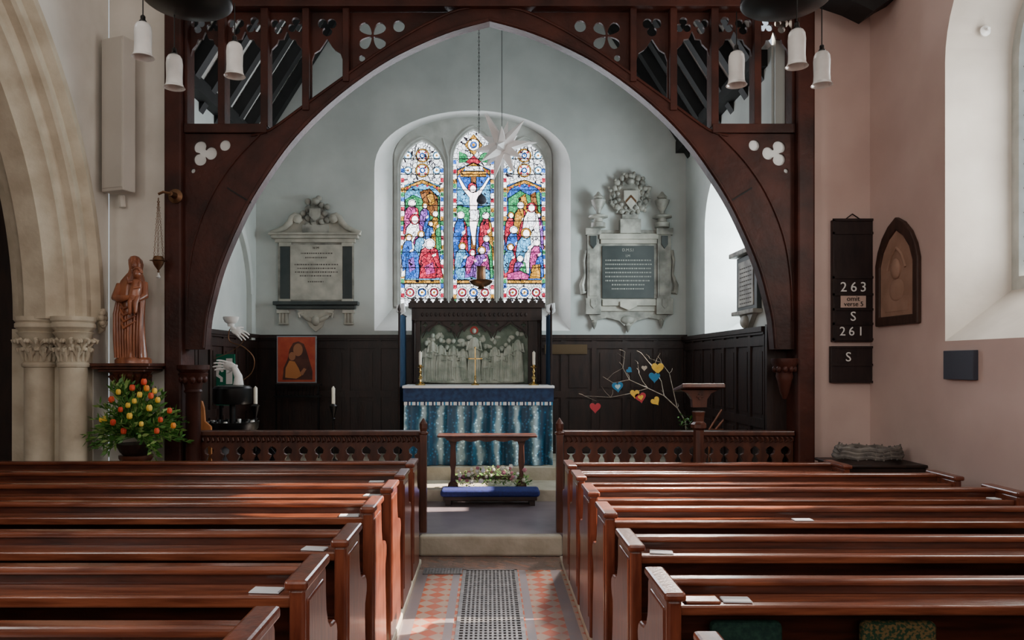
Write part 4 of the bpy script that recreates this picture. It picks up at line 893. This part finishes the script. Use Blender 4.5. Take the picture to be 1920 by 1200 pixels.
for s in(-1,1): m.ell((Xm(594+s*14),D-.06,Zm(598)),.09,.025,.035,M=Matrix.Rotation(-s*.5,3,'Y'));m.tube([(Xm(594+s*22),D-.05,Zm(586)),(Xm(594+s*32),D-.06,Zm(588)),(Xm(594+s*30),D-.06,Zm(596))],.02,8)
m.build('cherub_apron',marble_l,e,smooth=True)
e=thing('memorial_tablet','grey marble wall memorial with dark tablet, urns and coat of arms','memorial tablet',(Xm(1175),D,Zm(620)))
m=MB();mbx(m,1100,1257,432,590,.03);m.build('backing',marble,e)
m=MB();mbx(m,1128,1225,462,560,.05);m.build('inscription_slab',slate,e,bevel=.004)
m=MB();m.text('D.M.S.I',.055,Xm(1176),Zm(470),'XZ',D-.053);m.text('I.M',.05,Xm(1176),Zm(481),'XZ',D-.053)
for k in range(8):
    yy=489+k*7.6;w=84 if k<6 else 60;x=1176-w/2
    while x<1176+w/2:
        l=random.choice([2,3,1.5,4]);m.box(Xm(x),Xm(x+l*.75),D-.053,D-.05,Zm(yy+1.2),Zm(yy-1.2));x+=l+.8
m.build('inscription',letter_w,e)
for a,b in((1100,1122),(1231,1256)):
    m=MB();mbx(m,a,b,440,565,.07);mbx(m,a+3,b-3,476,556,.078);mbx(m,a-3,b+3,430,442,.1);mbx(m,a-3,b+3,560,590,.1)
    m.prism([(Xm((a+b)/2)-.04,Zm(562)),(Xm((a+b)/2)+.04,Zm(562)),(Xm((a+b)/2)+.04,Zm(574)),(Xm((a+b)/2),Zm(580)),(Xm((a+b)/2)-.04,Zm(574))],'XZ',D-.1,.02)
    m.prism([(Xm((a+b)/2)-.045,Zm(444)),(Xm((a+b)/2)+.045,Zm(444)),(Xm((a+b)/2)+.045,Zm(460)),(Xm((a+b)/2),Zm(468)),(Xm((a+b)/2)-.045,Zm(460))],'XZ',D-.08,.02,1)
    m.build('pilaster',[marble,slate],e,bevel=.004)
m=MB();mbx(m,1125,1230,450,458,.07);mbx(m,1122,1232,440,450,.09);m.build('upper_moulding',marble_l,e,bevel=.005)
m=MB();mbx(m,1128,1228,562,574,.08);mbx(m,1124,1232,574,584,.05)
m.prism([(Xm(1160),Zm(566)),(Xm(1192),Zm(566)),(Xm(1192),Zm(576)),(Xm(1176),Zm(583)),(Xm(1160),Zm(576))],'XZ',D-.09,.03);m.build('lower_moulding',marble_l,e,bevel=.005)
for s,x in((-1,1098),(1,1258)):
    m=MB();m.tube([(Xm(x),D-.03,Zm(470)),(Xm(x+s*4),D-.03,Zm(490)),(Xm(x+s*2),D-.03,Zm(515)),(Xm(x+s*8),D-.045,Zm(535)),(Xm(x+s*6),D-.045,Zm(550)),(Xm(x),D-.03,Zm(548))],[.03,.02,.02,.035,.04,.025],8);m.build('side_scroll',marble,e,smooth=True)
for x in(1119,1237):
    m=MB();z=Zm(430);k=.0073
    m.lathe(Xm(x),D-.14,[(.10,z),(.10,z+8*k),(.06,z+10*k),(.06,z+16*k),(.13,z+18*k),(.13,z+21*k),(.03,z+25*k),(.03,z+29*k),(.06,z+36*k),(.09,z+44*k),(.10,z+50*k),(.05,z+53*k),(.07,z+56*k),(.03,z+62*k),(.01,z+66*k)],18);m.build('urn',marble,e,smooth=True)
m=MB();z=Zm(430);mbx(m,1160,1198,414,440,.14);mbx(m,1164,1194,405,414,.11)
m.ell((Xm(1179),D-.06,Zm(370)),.22,.055,.25)
for ring,(ra,rb,nn,sz_) in enumerate(((.22,.26,18,.042),(.165,.19,15,.032),(.27,.30,12,.028))):
    for i in range(nn):
        t=2*pi*(i+.3*ring)/nn;m.ell((Xm(1179)+ra*math.cos(t),D-.07-.02*ring%.04,Zm(368)+rb*math.sin(t)),sz_*random.uniform(.8,1.2),.045,sz_*random.uniform(.8,1.3),n=8,k=6)
m.ell((Xm(1179),D-.1,Zm(344)),.06,.06,.05);m.ell((Xm(1179),D-.09,Zm(333)),.035,.05,.04)
for s in(-1,1): m.tube([(Xm(1179+s*26),D-.06,Zm(392)),(Xm(1179+s*36),D-.06,Zm(380)),(Xm(1179+s*34),D-.06,Zm(362)),(Xm(1179+s*40),D-.06,Zm(352))],[.03,.028,.024,.015],8)
m.build('coat_of_arms',marble,e,smooth=True)
m=MB();sh=[(1166,362),(1192,362),(1192,380),(1179,397),(1166,380)];m.prism([(Xm(a),Zm(b)) for a,b in sh],'XZ',D-.145,.03);m.build('shield',marble_l,e)
m=MB();m.prism([(Xm(1169),Zm(386)),(Xm(1179),Zm(375)),(Xm(1189),Zm(386)),(Xm(1189),Zm(381)),(Xm(1179),Zm(370)),(Xm(1169),Zm(381))],'XZ',D-.163,.006);m.build('chevron',copper,e)
m=MB();m.prism([(Xm(a),Zm(b)) for a,b in((1103,590),(1252,590),(1246,598),(1240,612),(1234,600),(1215,596),(1192,602),(1176,618),(1160,602),(1137,596),(1120,600),(1113,612),(1108,600))],'XZ',D-.025,.05)
for x,y in((1113,608),(1238,606),(1176,614)): m.lathe(Xm(x),D-.05,[(.004,Zm(y+10)),(.025,Zm(y+4)),(.04,Zm(y-3)),(.02,Zm(y-8))],10)
m.ell((Xm(1176),D-.05,Zm(600)),.1,.03,.06)
m.build('apron',marble,e,smooth=True)
e=thing('side_memorial_tablet','small white marble tablet with dark border on the side wall','memorial tablet',(SX,7.5,2.1))
y0,y1=7.35,7.95
m=MB();m.box(SX-.05,SX,y0,y1,PZ(580,7.5),PZ(485,7.9));m.build('backing',slate,e,bevel=.005)
m=MB();m.box(SX-.06,SX-.05,y0+.08,y1-.08,PZ(572,7.5),PZ(495,7.9));m.build('inscription_slab',marble,e)
m=MB()
for k in range(9):
    z=PZ(500,7.9)-.05-k*.045
    for q in range(6): m.box(SX-.062,SX-.06,y0+.13+q*.06,y0+.17+q*.06,z,z+.012)
m.build('inscription',letter,e)
MB().box(SX-.12,SX,y0-.05,y1+.05,PZ(484,7.9),PZ(475,7.9)).build('cornice',marble,e,bevel=.008)
MB().box(SX-.1,SX,y0-.03,y1+.03,PZ(588,7.5),PZ(580,7.5)).build('sill',marble,e,bevel=.008)
m=MB();m.prism([(y0+.1,PZ(588,7.5)),(y1-.1,PZ(588,7.5)),(y1-.2,PZ(605,7.5)),((y0+y1)/2,PZ(622,7.5)),(y0+.2,PZ(605,7.5))],'YZ',SX-.03,.05);m.ell((SX-.06,(y0+y1)/2,PZ(602,7.5)),.05,.08,.07);m.build('apron',marble,e,smooth=True)
m=MB();mbx(m,1021,1100,646,664,.06);mbx(m,1024,1097,648,662,.064);m.build('brass_plaque',mat('dull_brass',(.09,.06,.03),.45,metal=.5),label='small dull brass plaque fixed to the oak panelling',cat='plaque')
# ============================================================ HYMN BOARDS, PLAQUE
D=6.8
e=thing('hymn_board','tall dark wooden hymn board with white numbers','hymn board',(PX(1600,D),D+.02,PZ(642,D)))
m=MB();m.box(PX(1561,D),PX(1642,D),D,D+.045,PZ(641,D),PZ(412,D));m.build('board',hymn_m,e,bevel=.006)
m=MB()
for y in(412,437,520,552,580,607,636): m.box(PX(1561,D),PX(1642,D),D-.012,D,PZ(y+2.5,D),PZ(y-2,D))
m.box(PX(1561,D),PX(1564,D),D-.012,D,PZ(641,D),PZ(412,D));m.box(PX(1639,D),PX(1642,D),D-.012,D,PZ(641,D),PZ(412,D));m.build('rail',hymn_m,e)
m=MB();m.tube([(PX(1585,D),D+.02,PZ(412,D)),(PX(1601,D),D+.03,PZ(400,D)),(PX(1617,D),D+.02,PZ(412,D))],.006,6);m.build('hook',black,e)
m=MB()
for t,x,y,sz in(('2',1581,539,.125),('6',1600,539,.125),('3',1618,539,.125),('S',1599,594,.12),('2',1579,622,.115),('6',1596,622,.115),('1',1613,622,.115)): m.text(t,sz,PX(x,D),PZ(y,D),'XZ',D-.008)
m.build('number',white,e)
m=MB();m.box(PX(1575,D),PX(1622,D),D-.016,D-.01,PZ(577,D),PZ(555,D));m.build('card',mat('card',(.52,.38,.32),.8),e)
m=MB();m.text('omit',.064,PX(1598,D),PZ(560.5,D),'XZ',D-.018);m.text('verse 5',.060,PX(1599,D),PZ(570.5,D),'XZ',D-.018);m.build('note_text',black,e)
e=thing('hymn_board','small dark wooden hymn board with a single white letter','hymn board',(PX(1597,D),D+.02,PZ(718,D)))
m=MB();m.box(PX(1558,D),PX(1636,D),D,D+.045,PZ(718,D),PZ(649,D));m.build('board',hymn_m,e,bevel=.006)
m=MB()
for y in(651,684,716): m.box(PX(1558,D),PX(1636,D),D-.01,D,PZ(y+2,D),PZ(y-2,D))
m.build('rail',hymn_m,e)
MB().text('S',.12,PX(1590,D),PZ(670,D),'XZ',D-.008).build('number',white,e)
e=thing('pointed_plaque','pointed dark-framed plaque with carved stone relief','plaque',(WX,6.36,2.02))
ol=[(6.03,2.02),(6.03,2.56),(6.07,2.68),(6.14,2.79),(6.24,2.88),(6.36,2.94),(6.48,2.88),(6.58,2.79),(6.65,2.68),(6.69,2.56),(6.69,2.02)]
il=[(6.10,2.10),(6.10,2.54),(6.15,2.66),(6.24,2.76),(6.36,2.83),(6.48,2.76),(6.57,2.66),(6.62,2.54),(6.62,2.10)]
MB().plate([ol,il],'YZ',WX-.02,.04).build('frame',plaq_m,e,bevel=.01)
tan=mat('tan_stone',(.26,.15,.10),.8,(.35,.21,.15),6,bump=.2)
MB().prism(il,'YZ',WX-.012,.02).build('panel',tan,e)
m=MB();m.ell((WX-.03,6.36,2.5),.03,.07,.09);m.tube([(WX-.025,6.5,2.5),(WX-.025,6.44,2.62),(WX-.025,6.36,2.68),(WX-.025,6.28,2.62),(WX-.025,6.22,2.5)],.012,8);m.ell((WX-.02,6.36,2.32),.02,.12,.1);m.box(WX-.026,WX-.02,6.18,6.54,2.14,2.24);m.build('relief',tan,e,smooth=True)
MB().box(WX-.04,WX,5.33,5.68,PZ(712,5.5),PZ(657,5.5)).build('blue_grey_box',slateblue,label='small plain blue-grey square panel on the wall',cat='wall panel',bevel=.004)
MB().box(2.82,3.48,5.95,6.42,.045,.86).box(2.80,3.485,5.93,6.44,.86,.885).build('side_cupboard',darkwood,label='dark wooden cupboard against the wall behind the pews',cat='cupboard',bevel=.008)
m=MB();pts=[]
for i in range(150):
    t=i/150*2*pi*3;r=.27-.012*(i/50);pts.append((3.14+r*math.cos(t),6.2+.2*math.sin(t),.912+.03*(i/50)+.006*math.sin(t*9)))
m.tube(pts,.022,8)
for i in range(0,150,2):
    p=pts[i];m.tube([(p[0],p[1]-.02,p[2]-.02),(p[0]+.012,p[1]-.0,p[2]+.026),(p[0]+.02,p[1]+.02,p[2]-.02)],.006,4)
m.tube([(2.9,6.15,.95),(2.85,6.12,1.0),(2.87,6.12,1.05)],.008,6);m.build('wicker_wreath',wick,label='coiled grey woven willow wreath lying on the cupboard',cat='wreath',smooth=True)
# ============================================================ LECTERN
D=6.44;c=PX(1310,D);e=thing('lectern','carved oak lectern with sloping bookrest on slender column','lectern',(c,D,0))
MB().lathe(c,D,[(.15,0),(.15,.05),(.09,.09),(.05,.16),(.046,1.12),(.07,1.14),(.07,1.17),(.045,1.19),(.05,1.24),(.06,1.28)],8).build('column',midwood,e,bevel=.006)
zt=PZ(720,D)
m=MB();m.prism([(c-.06,zt-.20),(c+.06,zt-.20),(c+.065,zt-.13),(c+.1,zt-.08),(c+.16,zt-.05),(c-.16,zt-.05),(c-.1,zt-.08),(c-.065,zt-.13)],'XZ',D,.07);m.plate([foil(c,zt-.105,.03,4,0,24)],'XZ',D-.04,.02);m.build('carved_head',midwood,e,bevel=.006)
M=Matrix.Translation((c,D,zt-.035))@Matrix.Rotation(-.15,4,'X')
m=MB();m.box(-.18,.18,-.14,.16,-.015,.015,M=M);m.box(-.18,.18,-.16,-.135,-.015,.02,M=M);m.build('bookrest',midwood,e,bevel=.006)
# ============================================================ BRANCHES WITH HEARTS
D=7.9
e=thing('twig_tree','bare pale branches spreading from a dark pot','branch display',(PX(1285,D),D,.175))
m=MB()
def br(pts,r):
    m.tube([(PX(a,D+dy),D+dy,PZ(b,D+dy)) for a,b,dy in pts],[r*.5*(1-.7*i/(len(pts)-1)) for i in range(len(pts))],7)
    if len(pts)>3:
        for (a,b,dy) in pts[2:]:
            an=random.uniform(-2.8,-.3);l=random.uniform(8,15);a2,b2=a+l*math.cos(an),b+l*math.sin(an)
            m.tube([(PX(a,D+dy),D+dy,PZ(b,D+dy)),(PX((a+a2)/2+2,D+dy),D+dy+.02,PZ((b+b2)/2,D+dy)),(PX(a2,D+dy),D+dy+.04,PZ(b2,D+dy))],[.0025,.002,.001],5)
br([(1288,830,0),(1285,790,0),(1270,765,0),(1245,742,0),(1215,728,0),(1180,712,-.05),(1168,690,-.05),(1172,660,-.05)],.014)
br([(1215,728,0),(1180,738,-.05),(1145,745,-.1),(1095,742,-.1)],.008);br([(1095,742,-.1),(1118,752,-.1)],.004)
br([(1180,712,-.05),(1150,718,-.05),(1130,706,-.05)],.007);br([(1168,690,-.05),(1150,700,0),(1138,712,0)],.005)
br([(1245,742,0),(1240,715,.05),(1225,690,.05),(1205,665,.05)],.009);br([(1225,690,.05),(1232,672,.05),(1238,662,.05)],.005)
br([(1270,765,0),(1262,730,.0),(1255,700,0),(1240,680,0),(1218,672,0)],.009)
br([(1172,672,-.05),(1158,662,-.05)],.003);br([(1145,745,-.1),(1135,735,-.1),(1128,725,-.1)],.004)
br([(1215,728,0),(1205,715,0),(1198,700,0),(1196,682,0)],.005)
m.build('branch',branch_m,e,smooth=True)
MB().lathe(PX(1288,D),D,[(.1,.175),(.13,.19),(.15,.5),(.17,.8),(.16,.82)],20).build('pot',darkwood,e,smooth=True)
m=MB()
for i in range(90):
    x=PX(1286,D)+random.uniform(-.1,.1);z=.8+random.uniform(0,.35);a=random.uniform(0,6.28);l=.06
    d=Vector((math.cos(a),math.sin(a),random.uniform(0,1.2))).normalized()*l;s2=Vector((-math.sin(a),math.cos(a),0))*l*.2;p=Vector((x,D-.05,z));m.add([p,p+d*.5+s2,p+d,p+d*.5-s2],[(0,1,2,3)],0)
m.build('foliage',leaf_m,e)
hred=mat('heart_red',(.5,.04,.06),.6)
def heart(px,py,w,mt,lab,rot=0,mt2=None):
    d=D-.07;x,z=PX(px,d),PZ(py,d);W=w*d/F/2
    P=[]
    for i in range(28):
        t=2*pi*i/28;u=.95*math.sin(t)**3;v=(13*math.cos(t)-5*math.cos(2*t)-2*math.cos(3*t)-math.cos(4*t))/16
        P.append((x+W*(u*math.cos(rot)-v*math.sin(rot)),z+W*(u*math.sin(rot)+v*math.cos(rot))))
    m=MB();m.prism(P,'XZ',d,.012,0);m.tube([(x,d,z+W*.5),(x,d,z+W*1.9)],.002,5,1)
    if mt2: m.prism([(x+(a-x)*.5,z+(b-z)*.5) for a,b in P],'XZ',d-.008,.004,2)
    m.build('heart_ornament',[mt,black]+([mt2] if mt2 else []),label=lab,cat='heart decoration',group='painted hearts on the branches',bevel=.002)
heart(1116,764,22,hred,'small red heart hanging from a twig');heart(1158,725,22,bluep,'blue heart with pale centre on a twig',.1,mt2=mat('pale_blue',(.5,.75,.8),.6))
heart(1190,738,18,yellow_m,'yellow heart on a twig');heart(1201,745,22,hred,'red heart with yellow centre on a twig',.2,mt2=yellow_m)
heart(1229,752,18,yellow_m,'small yellow heart hanging low on a twig',.6);heart(1227,707,22,bluep,'blue heart on a twig');heart(1233,690,24,yellow_m,'yellow heart near the twig tips');heart(1180,694,12,bluep,'small blue heart on an upper twig',.9)
heart(1208,690,11,mat('pale_card',(.55,.5,.42),.7),'small cream heart on an upper twig')
m=MB();x=PX(1350,8.4);m.tube([(x-.12,8.4,PZ(805,8.4)),(x+.02,8.4,PZ(768,8.4))],.012,6);m.tube([(x-.05,8.4,PZ(805,8.4)),(x+.12,8.4,PZ(772,8.4))],.012,6);m.tube([(x-.12,8.4,.304),(x-.12,8.4,PZ(805,8.4)),(x+.1,8.4,PZ(805,8.4)),(x+.1,8.4,.304)],.014,6);m.build('folding_stand',carv,label='small folding wooden stand with crossed slats',cat='folding stand',smooth=True)
# ============================================================ ICON, SHELF, CANDLES
D=9.9;e=thing('icon_painting','red and gold painted icon panel of a mother and child','icon painting',(PX(556,D),D,PZ(717,D)))
m=MB();m.box(PX(519,D),PX(593,D),D,D+.03,PZ(718,D),PZ(630,D));m.build('frame',grayc,e)
m=MB();m.box(PX(521,D),PX(591,D),D-.004,D,PZ(716,D),PZ(632,D));m.build('ground',icon_r,e)
m=MB()
m.flat(pxl([(530,712),(532,690),(540,672),(543,655),(550,643),(560,640),(570,645),(575,658),(580,675),(586,695),(586,712)],D),'XZ',D-.006,0)
m.flat(pxl(circ(559,656,9,16,12),D),'XZ',D-.008,1)
m.flat(pxl(circ(548,668,6.5,14,8),D),'XZ',D-.010,1)
m.flat(pxl([(535,708),(536,690),(543,676),(553,678),(560,690),(566,704),(556,710)],D),'XZ',D-.009,2)
m.flat(pxl([(562,700),(570,690),(575,692),(568,704)],D),'XZ',D-.011,1)
m.build('figure_panel',[icon_d,skin_i,icon_o],e)
D=9.7;e=thing('votive_rack','black metal votive candle rack below the icon','candle rack',(PX(557,D),D,.463))
m=MB();m.box(PX(515,D),PX(600,D),D,D+.14,PZ(724,D),PZ(720,D));m.box(PX(515,D),PX(600,D),D-.05,D+.1,PZ(745,D),PZ(741,D))
for i in range(12):
    x=PX(519+i*7,D);m.tube([(x,D,PZ(722,D)),(x,D-.04,PZ(743,D))],.005,5)
for x in(518,597): m.tube([(PX(x,D),D,PZ(722,D)),(PX(x,D),D,.463)],.012,6)
m.build('rack',black,e)
for px,d,zb_,yt,yb in((625,9.2,.463,728,775),(479,8.3,.304,728,775)):
    x=PX(px,d);e=thing('candle_stand','slender dark candle stand with white candle','candle stand',(x,d,zb_),group='candle stands')
    MB().lathe(x,d,[(.1,zb_),(.1,zb_+.02),(.02,zb_+.05),(.012,zb_+.1),(.012,PZ(yb+12,d)),(.03,PZ(yb+10,d)),(.012,PZ(yb+8,d)),(.05,PZ(yb-14,d)),(.02,PZ(yb-18,d))],14).build('stand',black,e,smooth=True)
    m=MB();m.lathe(x,d,[(.022,PZ(yb-18,d)),(.022,PZ(yt,d)),(.004,PZ(yt-4,d))],12);m.build('candle',wax,e,smooth=True)
# ============================================================ HAND SCULPTURE
D=7.5
e=thing('hand_sculpture','white sculpted hands and cup on a round black drum stand','sculpture',(PX(436,D),D,.175))
cx=PX(436,D)
MB().lathe(cx,D,[(.18,PZ(757,D)),(.19,PZ(752,D)),(.19,PZ(728,D)),(.17,PZ(724,D)),(.1,PZ(722,D))],28).build('drum',black,e,smooth=True,sharp=30)
m=MB();m.lathe(cx,D,[(.2,.175),(.2,.2),(.03,.22),(.03,PZ(757,D))],18);
m.lathe(cx,D,[(.22,PZ(808,D)),(.25,PZ(803,D)),(.26,PZ(790,D)),(.25,PZ(790,D)),(.22,PZ(800,D)),(.05,PZ(802,D))],28);m.build('stand',black,e,smooth=True)
for i in range(12):
    t=2*pi*i/12;MB().lathe(cx+.2*math.cos(t),D+.2*math.sin(t),[(.02,PZ(800,D)),(.022,PZ(790,D)),(.018,PZ(788,D))],10).build('votive_glass',black if i%3 else frost,e,smooth=True)
def hand(nm,w,d,s,sc,curl,arm):
    w=Vector(w);d=Vector(d).normalized();s=Vector(s);s=(s-d*s.dot(d)).normalized();n=d.cross(s).normalized();m=MB()
    B=Matrix((s,d,n)).transposed()
    m.ell(w+d*sc*.45,sc*.40,sc*.52,sc*.17,M=B,n=16,k=10)
    m.tube([w+d*sc*a for a in(-.15,.15,.4)],[sc*.2,sc*.24,sc*.2],12)
    if arm: m.tube([Vector(p) for p in arm]+[w+d*sc*.1],[sc*.42,sc*.32,sc*.22][-len(arm)-1:],14)
    for k,(o,L) in enumerate(((-.34,.78),(-.12,.92),(.12,.86),(.33,.66))):
        p=w+d*sc*.85+s*o*sc;dd=(d+s*o*.5).normalized();pts=[p-dd*sc*.2,p];
        for j,f in enumerate((.42,.32,.26)):
            dd=(dd+n*curl*(.35+.25*j)).normalized();p=p+dd*L*f*sc;pts.append(p)
        m.tube(pts,[sc*.09,sc*.09,sc*.08,sc*.07,sc*.05],9)
    p=w+d*sc*.3-s*sc*.3;dd=(d*.5-s*.85+n*.25).normalized();pts=[w+d*sc*.2,p];
    for f in(.32,.26): p=p+dd*f*sc;pts.append(p);dd=(dd+d*.5+n*curl*.4).normalized()
    m.tube(pts,[sc*.14,sc*.12,sc*.1,sc*.07],9)
    ob=m.build(nm,white,e,smooth=False)
    r=ob.modifiers.new('blend','REMESH');r.mode='VOXEL';r.voxel_size=sc*.03;r.use_smooth_shade=True
    sm=ob.modifiers.new('soft','SMOOTH');sm.factor=.5;sm.iterations=3
hand('lower_hand',(PX(441,D),D,PZ(688,D)),(-1,-.1,.18),(.1,-.45,.9),.125,-.45,[(PX(447,D),D,PZ(722,D)),(PX(447,D),D,PZ(706,D))])
hand('upper_hand',(PX(436,D),D,PZ(616,D)),(.8,-.2,-.45),(.1,-.6,-.9),.11,.5,[])
m=MB();m.lathe(PX(433,D),D,[(.03,PZ(612,D)),(.035,PZ(607,D)),(.06,PZ(604,D)),(.075,PZ(598,D)),(.078,PZ(594,D)),(.065,PZ(594,D)),(.05,PZ(602,D))],20);m.build('cup',white,e,smooth=True)
m=MB();m.tube([(PX(a,D),D+.02,PZ(b,D)) for a,b in cat([(440,722),(470,700),(475,672),(455,650),(430,640),(428,622),(434,612)],5)],.005,6)
m.tube([(PX(a,D),D+.02,PZ(b,D)) for a,b in cat([(400,672),(430,660),(455,640),(452,620)],5)],.004,6);m.build('wire',copper,e)
D=8.6
e=thing('exit_sign','green and white emergency exit sign','sign',(PX(414,D),D,PZ(742,D)))
m=MB();m.box(PX(388,D),PX(440,D),D,D+.02,PZ(760,D),PZ(664,D));m.build('panel',greensign,e)
m=MB();y=D-.003
m.flat(pxl(circ(412,682,4),D),'XZ',y);m.flat(pxl([(404,688),(414,687),(420,696),(416,698),(412,694),(410,702),(418,708),(418,716),(413,716),(413,710),(405,705),(400,714),(394,712),(402,702),(405,693),(398,697),(396,694)],D),'XZ',y)
m.flat(pxl([(424,672),(436,672),(436,720),(424,720)],D),'XZ',y);m.flat(pxl([(395,732),(410,722),(410,728),(432,728),(432,736),(410,736),(410,742)],D),'XZ',y);m.build('symbol',white,e)
MB().box(PX(412,D)-.015,PX(412,D)+.015,D+.02,D+.05,.304,PZ(700,D)).build('post',black,e)
D=7.1;e=thing('small_wooden_chair','light orange pine chair back behind the screen','chair',(PX(380,D),D,.175))
x0,x1=PX(366,D),PX(397,D)
m=MB();m.prism([(x0,PZ(812,D)),(x0,PZ(755,D)),(x0+.03,PZ(751,D)),(x0+.07,PZ(752,D)),(x0+.09,PZ(765,D)),(x0+.1,PZ(790,D)),(x1,PZ(800,D)),(x1,PZ(812,D))],'XZ',D,.03);m.build('backrest',orangewood,e,bevel=.006)
m=MB();m.box(x0,x1,D,D+.2,PZ(860,D),PZ(855,D));m.build('seat',orangewood,e)
for xx in(x0+.015,x1-.015):
    for yy in(D+.0,D+.18): MB().box(xx-.015,xx+.015,yy-.015,yy+.015,.175,PZ(812,D) if yy<D+.1 else PZ(860,D)).build('leg',orangewood,e)
for px in(425,497):
    d=6.94;x=PX(px,d);e=thing('stacking_chair','grey metal-framed chair behind the low screen','chair',(x,d,.175),group='chairs behind the screen')
    m=MB();pts=[(x-.11,PZ(868,d)),(x-.1,PZ(850,d)),(x-.06,PZ(840,d)),(x,PZ(837,d)),(x+.06,PZ(840,d)),(x+.1,PZ(850,d)),(x+.11,PZ(868,d))];m.prism(pts,'XZ',d,.02);m.build('backrest',grayc if px<430 else wool,e,bevel=.005)
    MB().box(x-.12,x+.12,d,d+.26,.56,.59).build('seat',wool,e,bevel=.01)
    for xx in(x-.11,x+.11):
        for yy in(d,d+.24): MB().tube([(xx,yy,.175),(xx,yy,.80 if yy==d else .56)],.01,6).build('leg',black,e)
# ============================================================ LIGHTS
def area(name,loc,rot,sx_,sy_,en,col):
    l=bpy.data.lights.new(name,'AREA');l.shape='RECTANGLE';l.size=sx_;l.size_y=sy_;l.energy=en;l.color=col
    o=bpy.data.objects.new(name,l);COL.objects.link(o);o.location=loc;o.rotation_euler=rot;return o
area('nave_window_light',(3.9,4.9,3.2),(0,math.radians(90),0),1.7,1.0,60,(1,.95,.88))
area('nave_window_light_rear',(3.4,1.2,3.2),(0,math.radians(80),0),1.9,1.3,50,(1,.93,.86))
area('aisle_fill_light',(-3.4,.5,3.4),(0,math.radians(-85),math.radians(15)),2.0,2.0,100,(1,.95,.90))  # added fill from the left to even out the right wall, no window there
area('chancel_window_light',(3.2,8.6,3.0),(0,math.radians(90),0),1.2,.9,105,(.82,.96,1))
area('west_fill_light',(0,-3.4,3.6),(math.radians(82),0,0),4,2.5,105,(1,.95,.89))  # added fill lamp behind the camera; the back wall has no window
area('east_window_light',(ci,GY-.16,3.4),(math.radians(-90),0,0),1.9,1.8,80,(.90,.94,1))
sun=bpy.data.lights.new('sun','SUN');sun.energy=55;sun.angle=.012;sun.color=(1,.84,.68);so_=bpy.data.objects.new('sun',sun);COL.objects.link(so_)
so_.rotation_euler=Vector((-1,-.12,-.66)).to_track_quat('-Z','Y').to_euler()
def spot(name,loc,tgt,en,ang,col,bl=.5,rad=.15):
    l=bpy.data.lights.new(name,'SPOT');l.energy=en;l.spot_size=math.radians(ang);l.spot_blend=bl;l.color=col;l.shadow_soft_size=rad
    o=bpy.data.objects.new(name,l);COL.objects.link(o);o.location=loc;o.rotation_euler=(Vector(tgt)-Vector(loc)).to_track_quat('-Z','Y').to_euler();return o
spot('added_pew_glare_spot',(2.2,8.3,3.9),(1.4,4.9,.9),2600,32,(1,.84,.74),.7,.2)  # added spot inside the chancel, stands in for sun on the right pews
spot('added_aisle_glare_spot',(1.5,8.6,4.2),(.2,5.2,0),1700,22,(1,.90,.82),.6,.2)  # second added spot, imitates a patch of sun on the aisle floor
w=bpy.data.worlds.new('World');bpy.context.scene.world=w;w.use_nodes=True;w.node_tree.nodes['Background'].inputs[0].default_value=(.75,.87,1,1);w.node_tree.nodes['Background'].inputs[1].default_value=1.0
cam=bpy.data.cameras.new('camera');co=bpy.data.objects.new('camera',cam);COL.objects.link(co);co.location=(0,0,H);co.rotation_euler=(math.radians(90),0,0)
cam.sensor_width=36;cam.lens=36*F/1920;cam.shift_x=(960-CX)/1920;cam.shift_y=(HY-600)/1920;cam.clip_start=.05
bpy.context.scene.camera=co
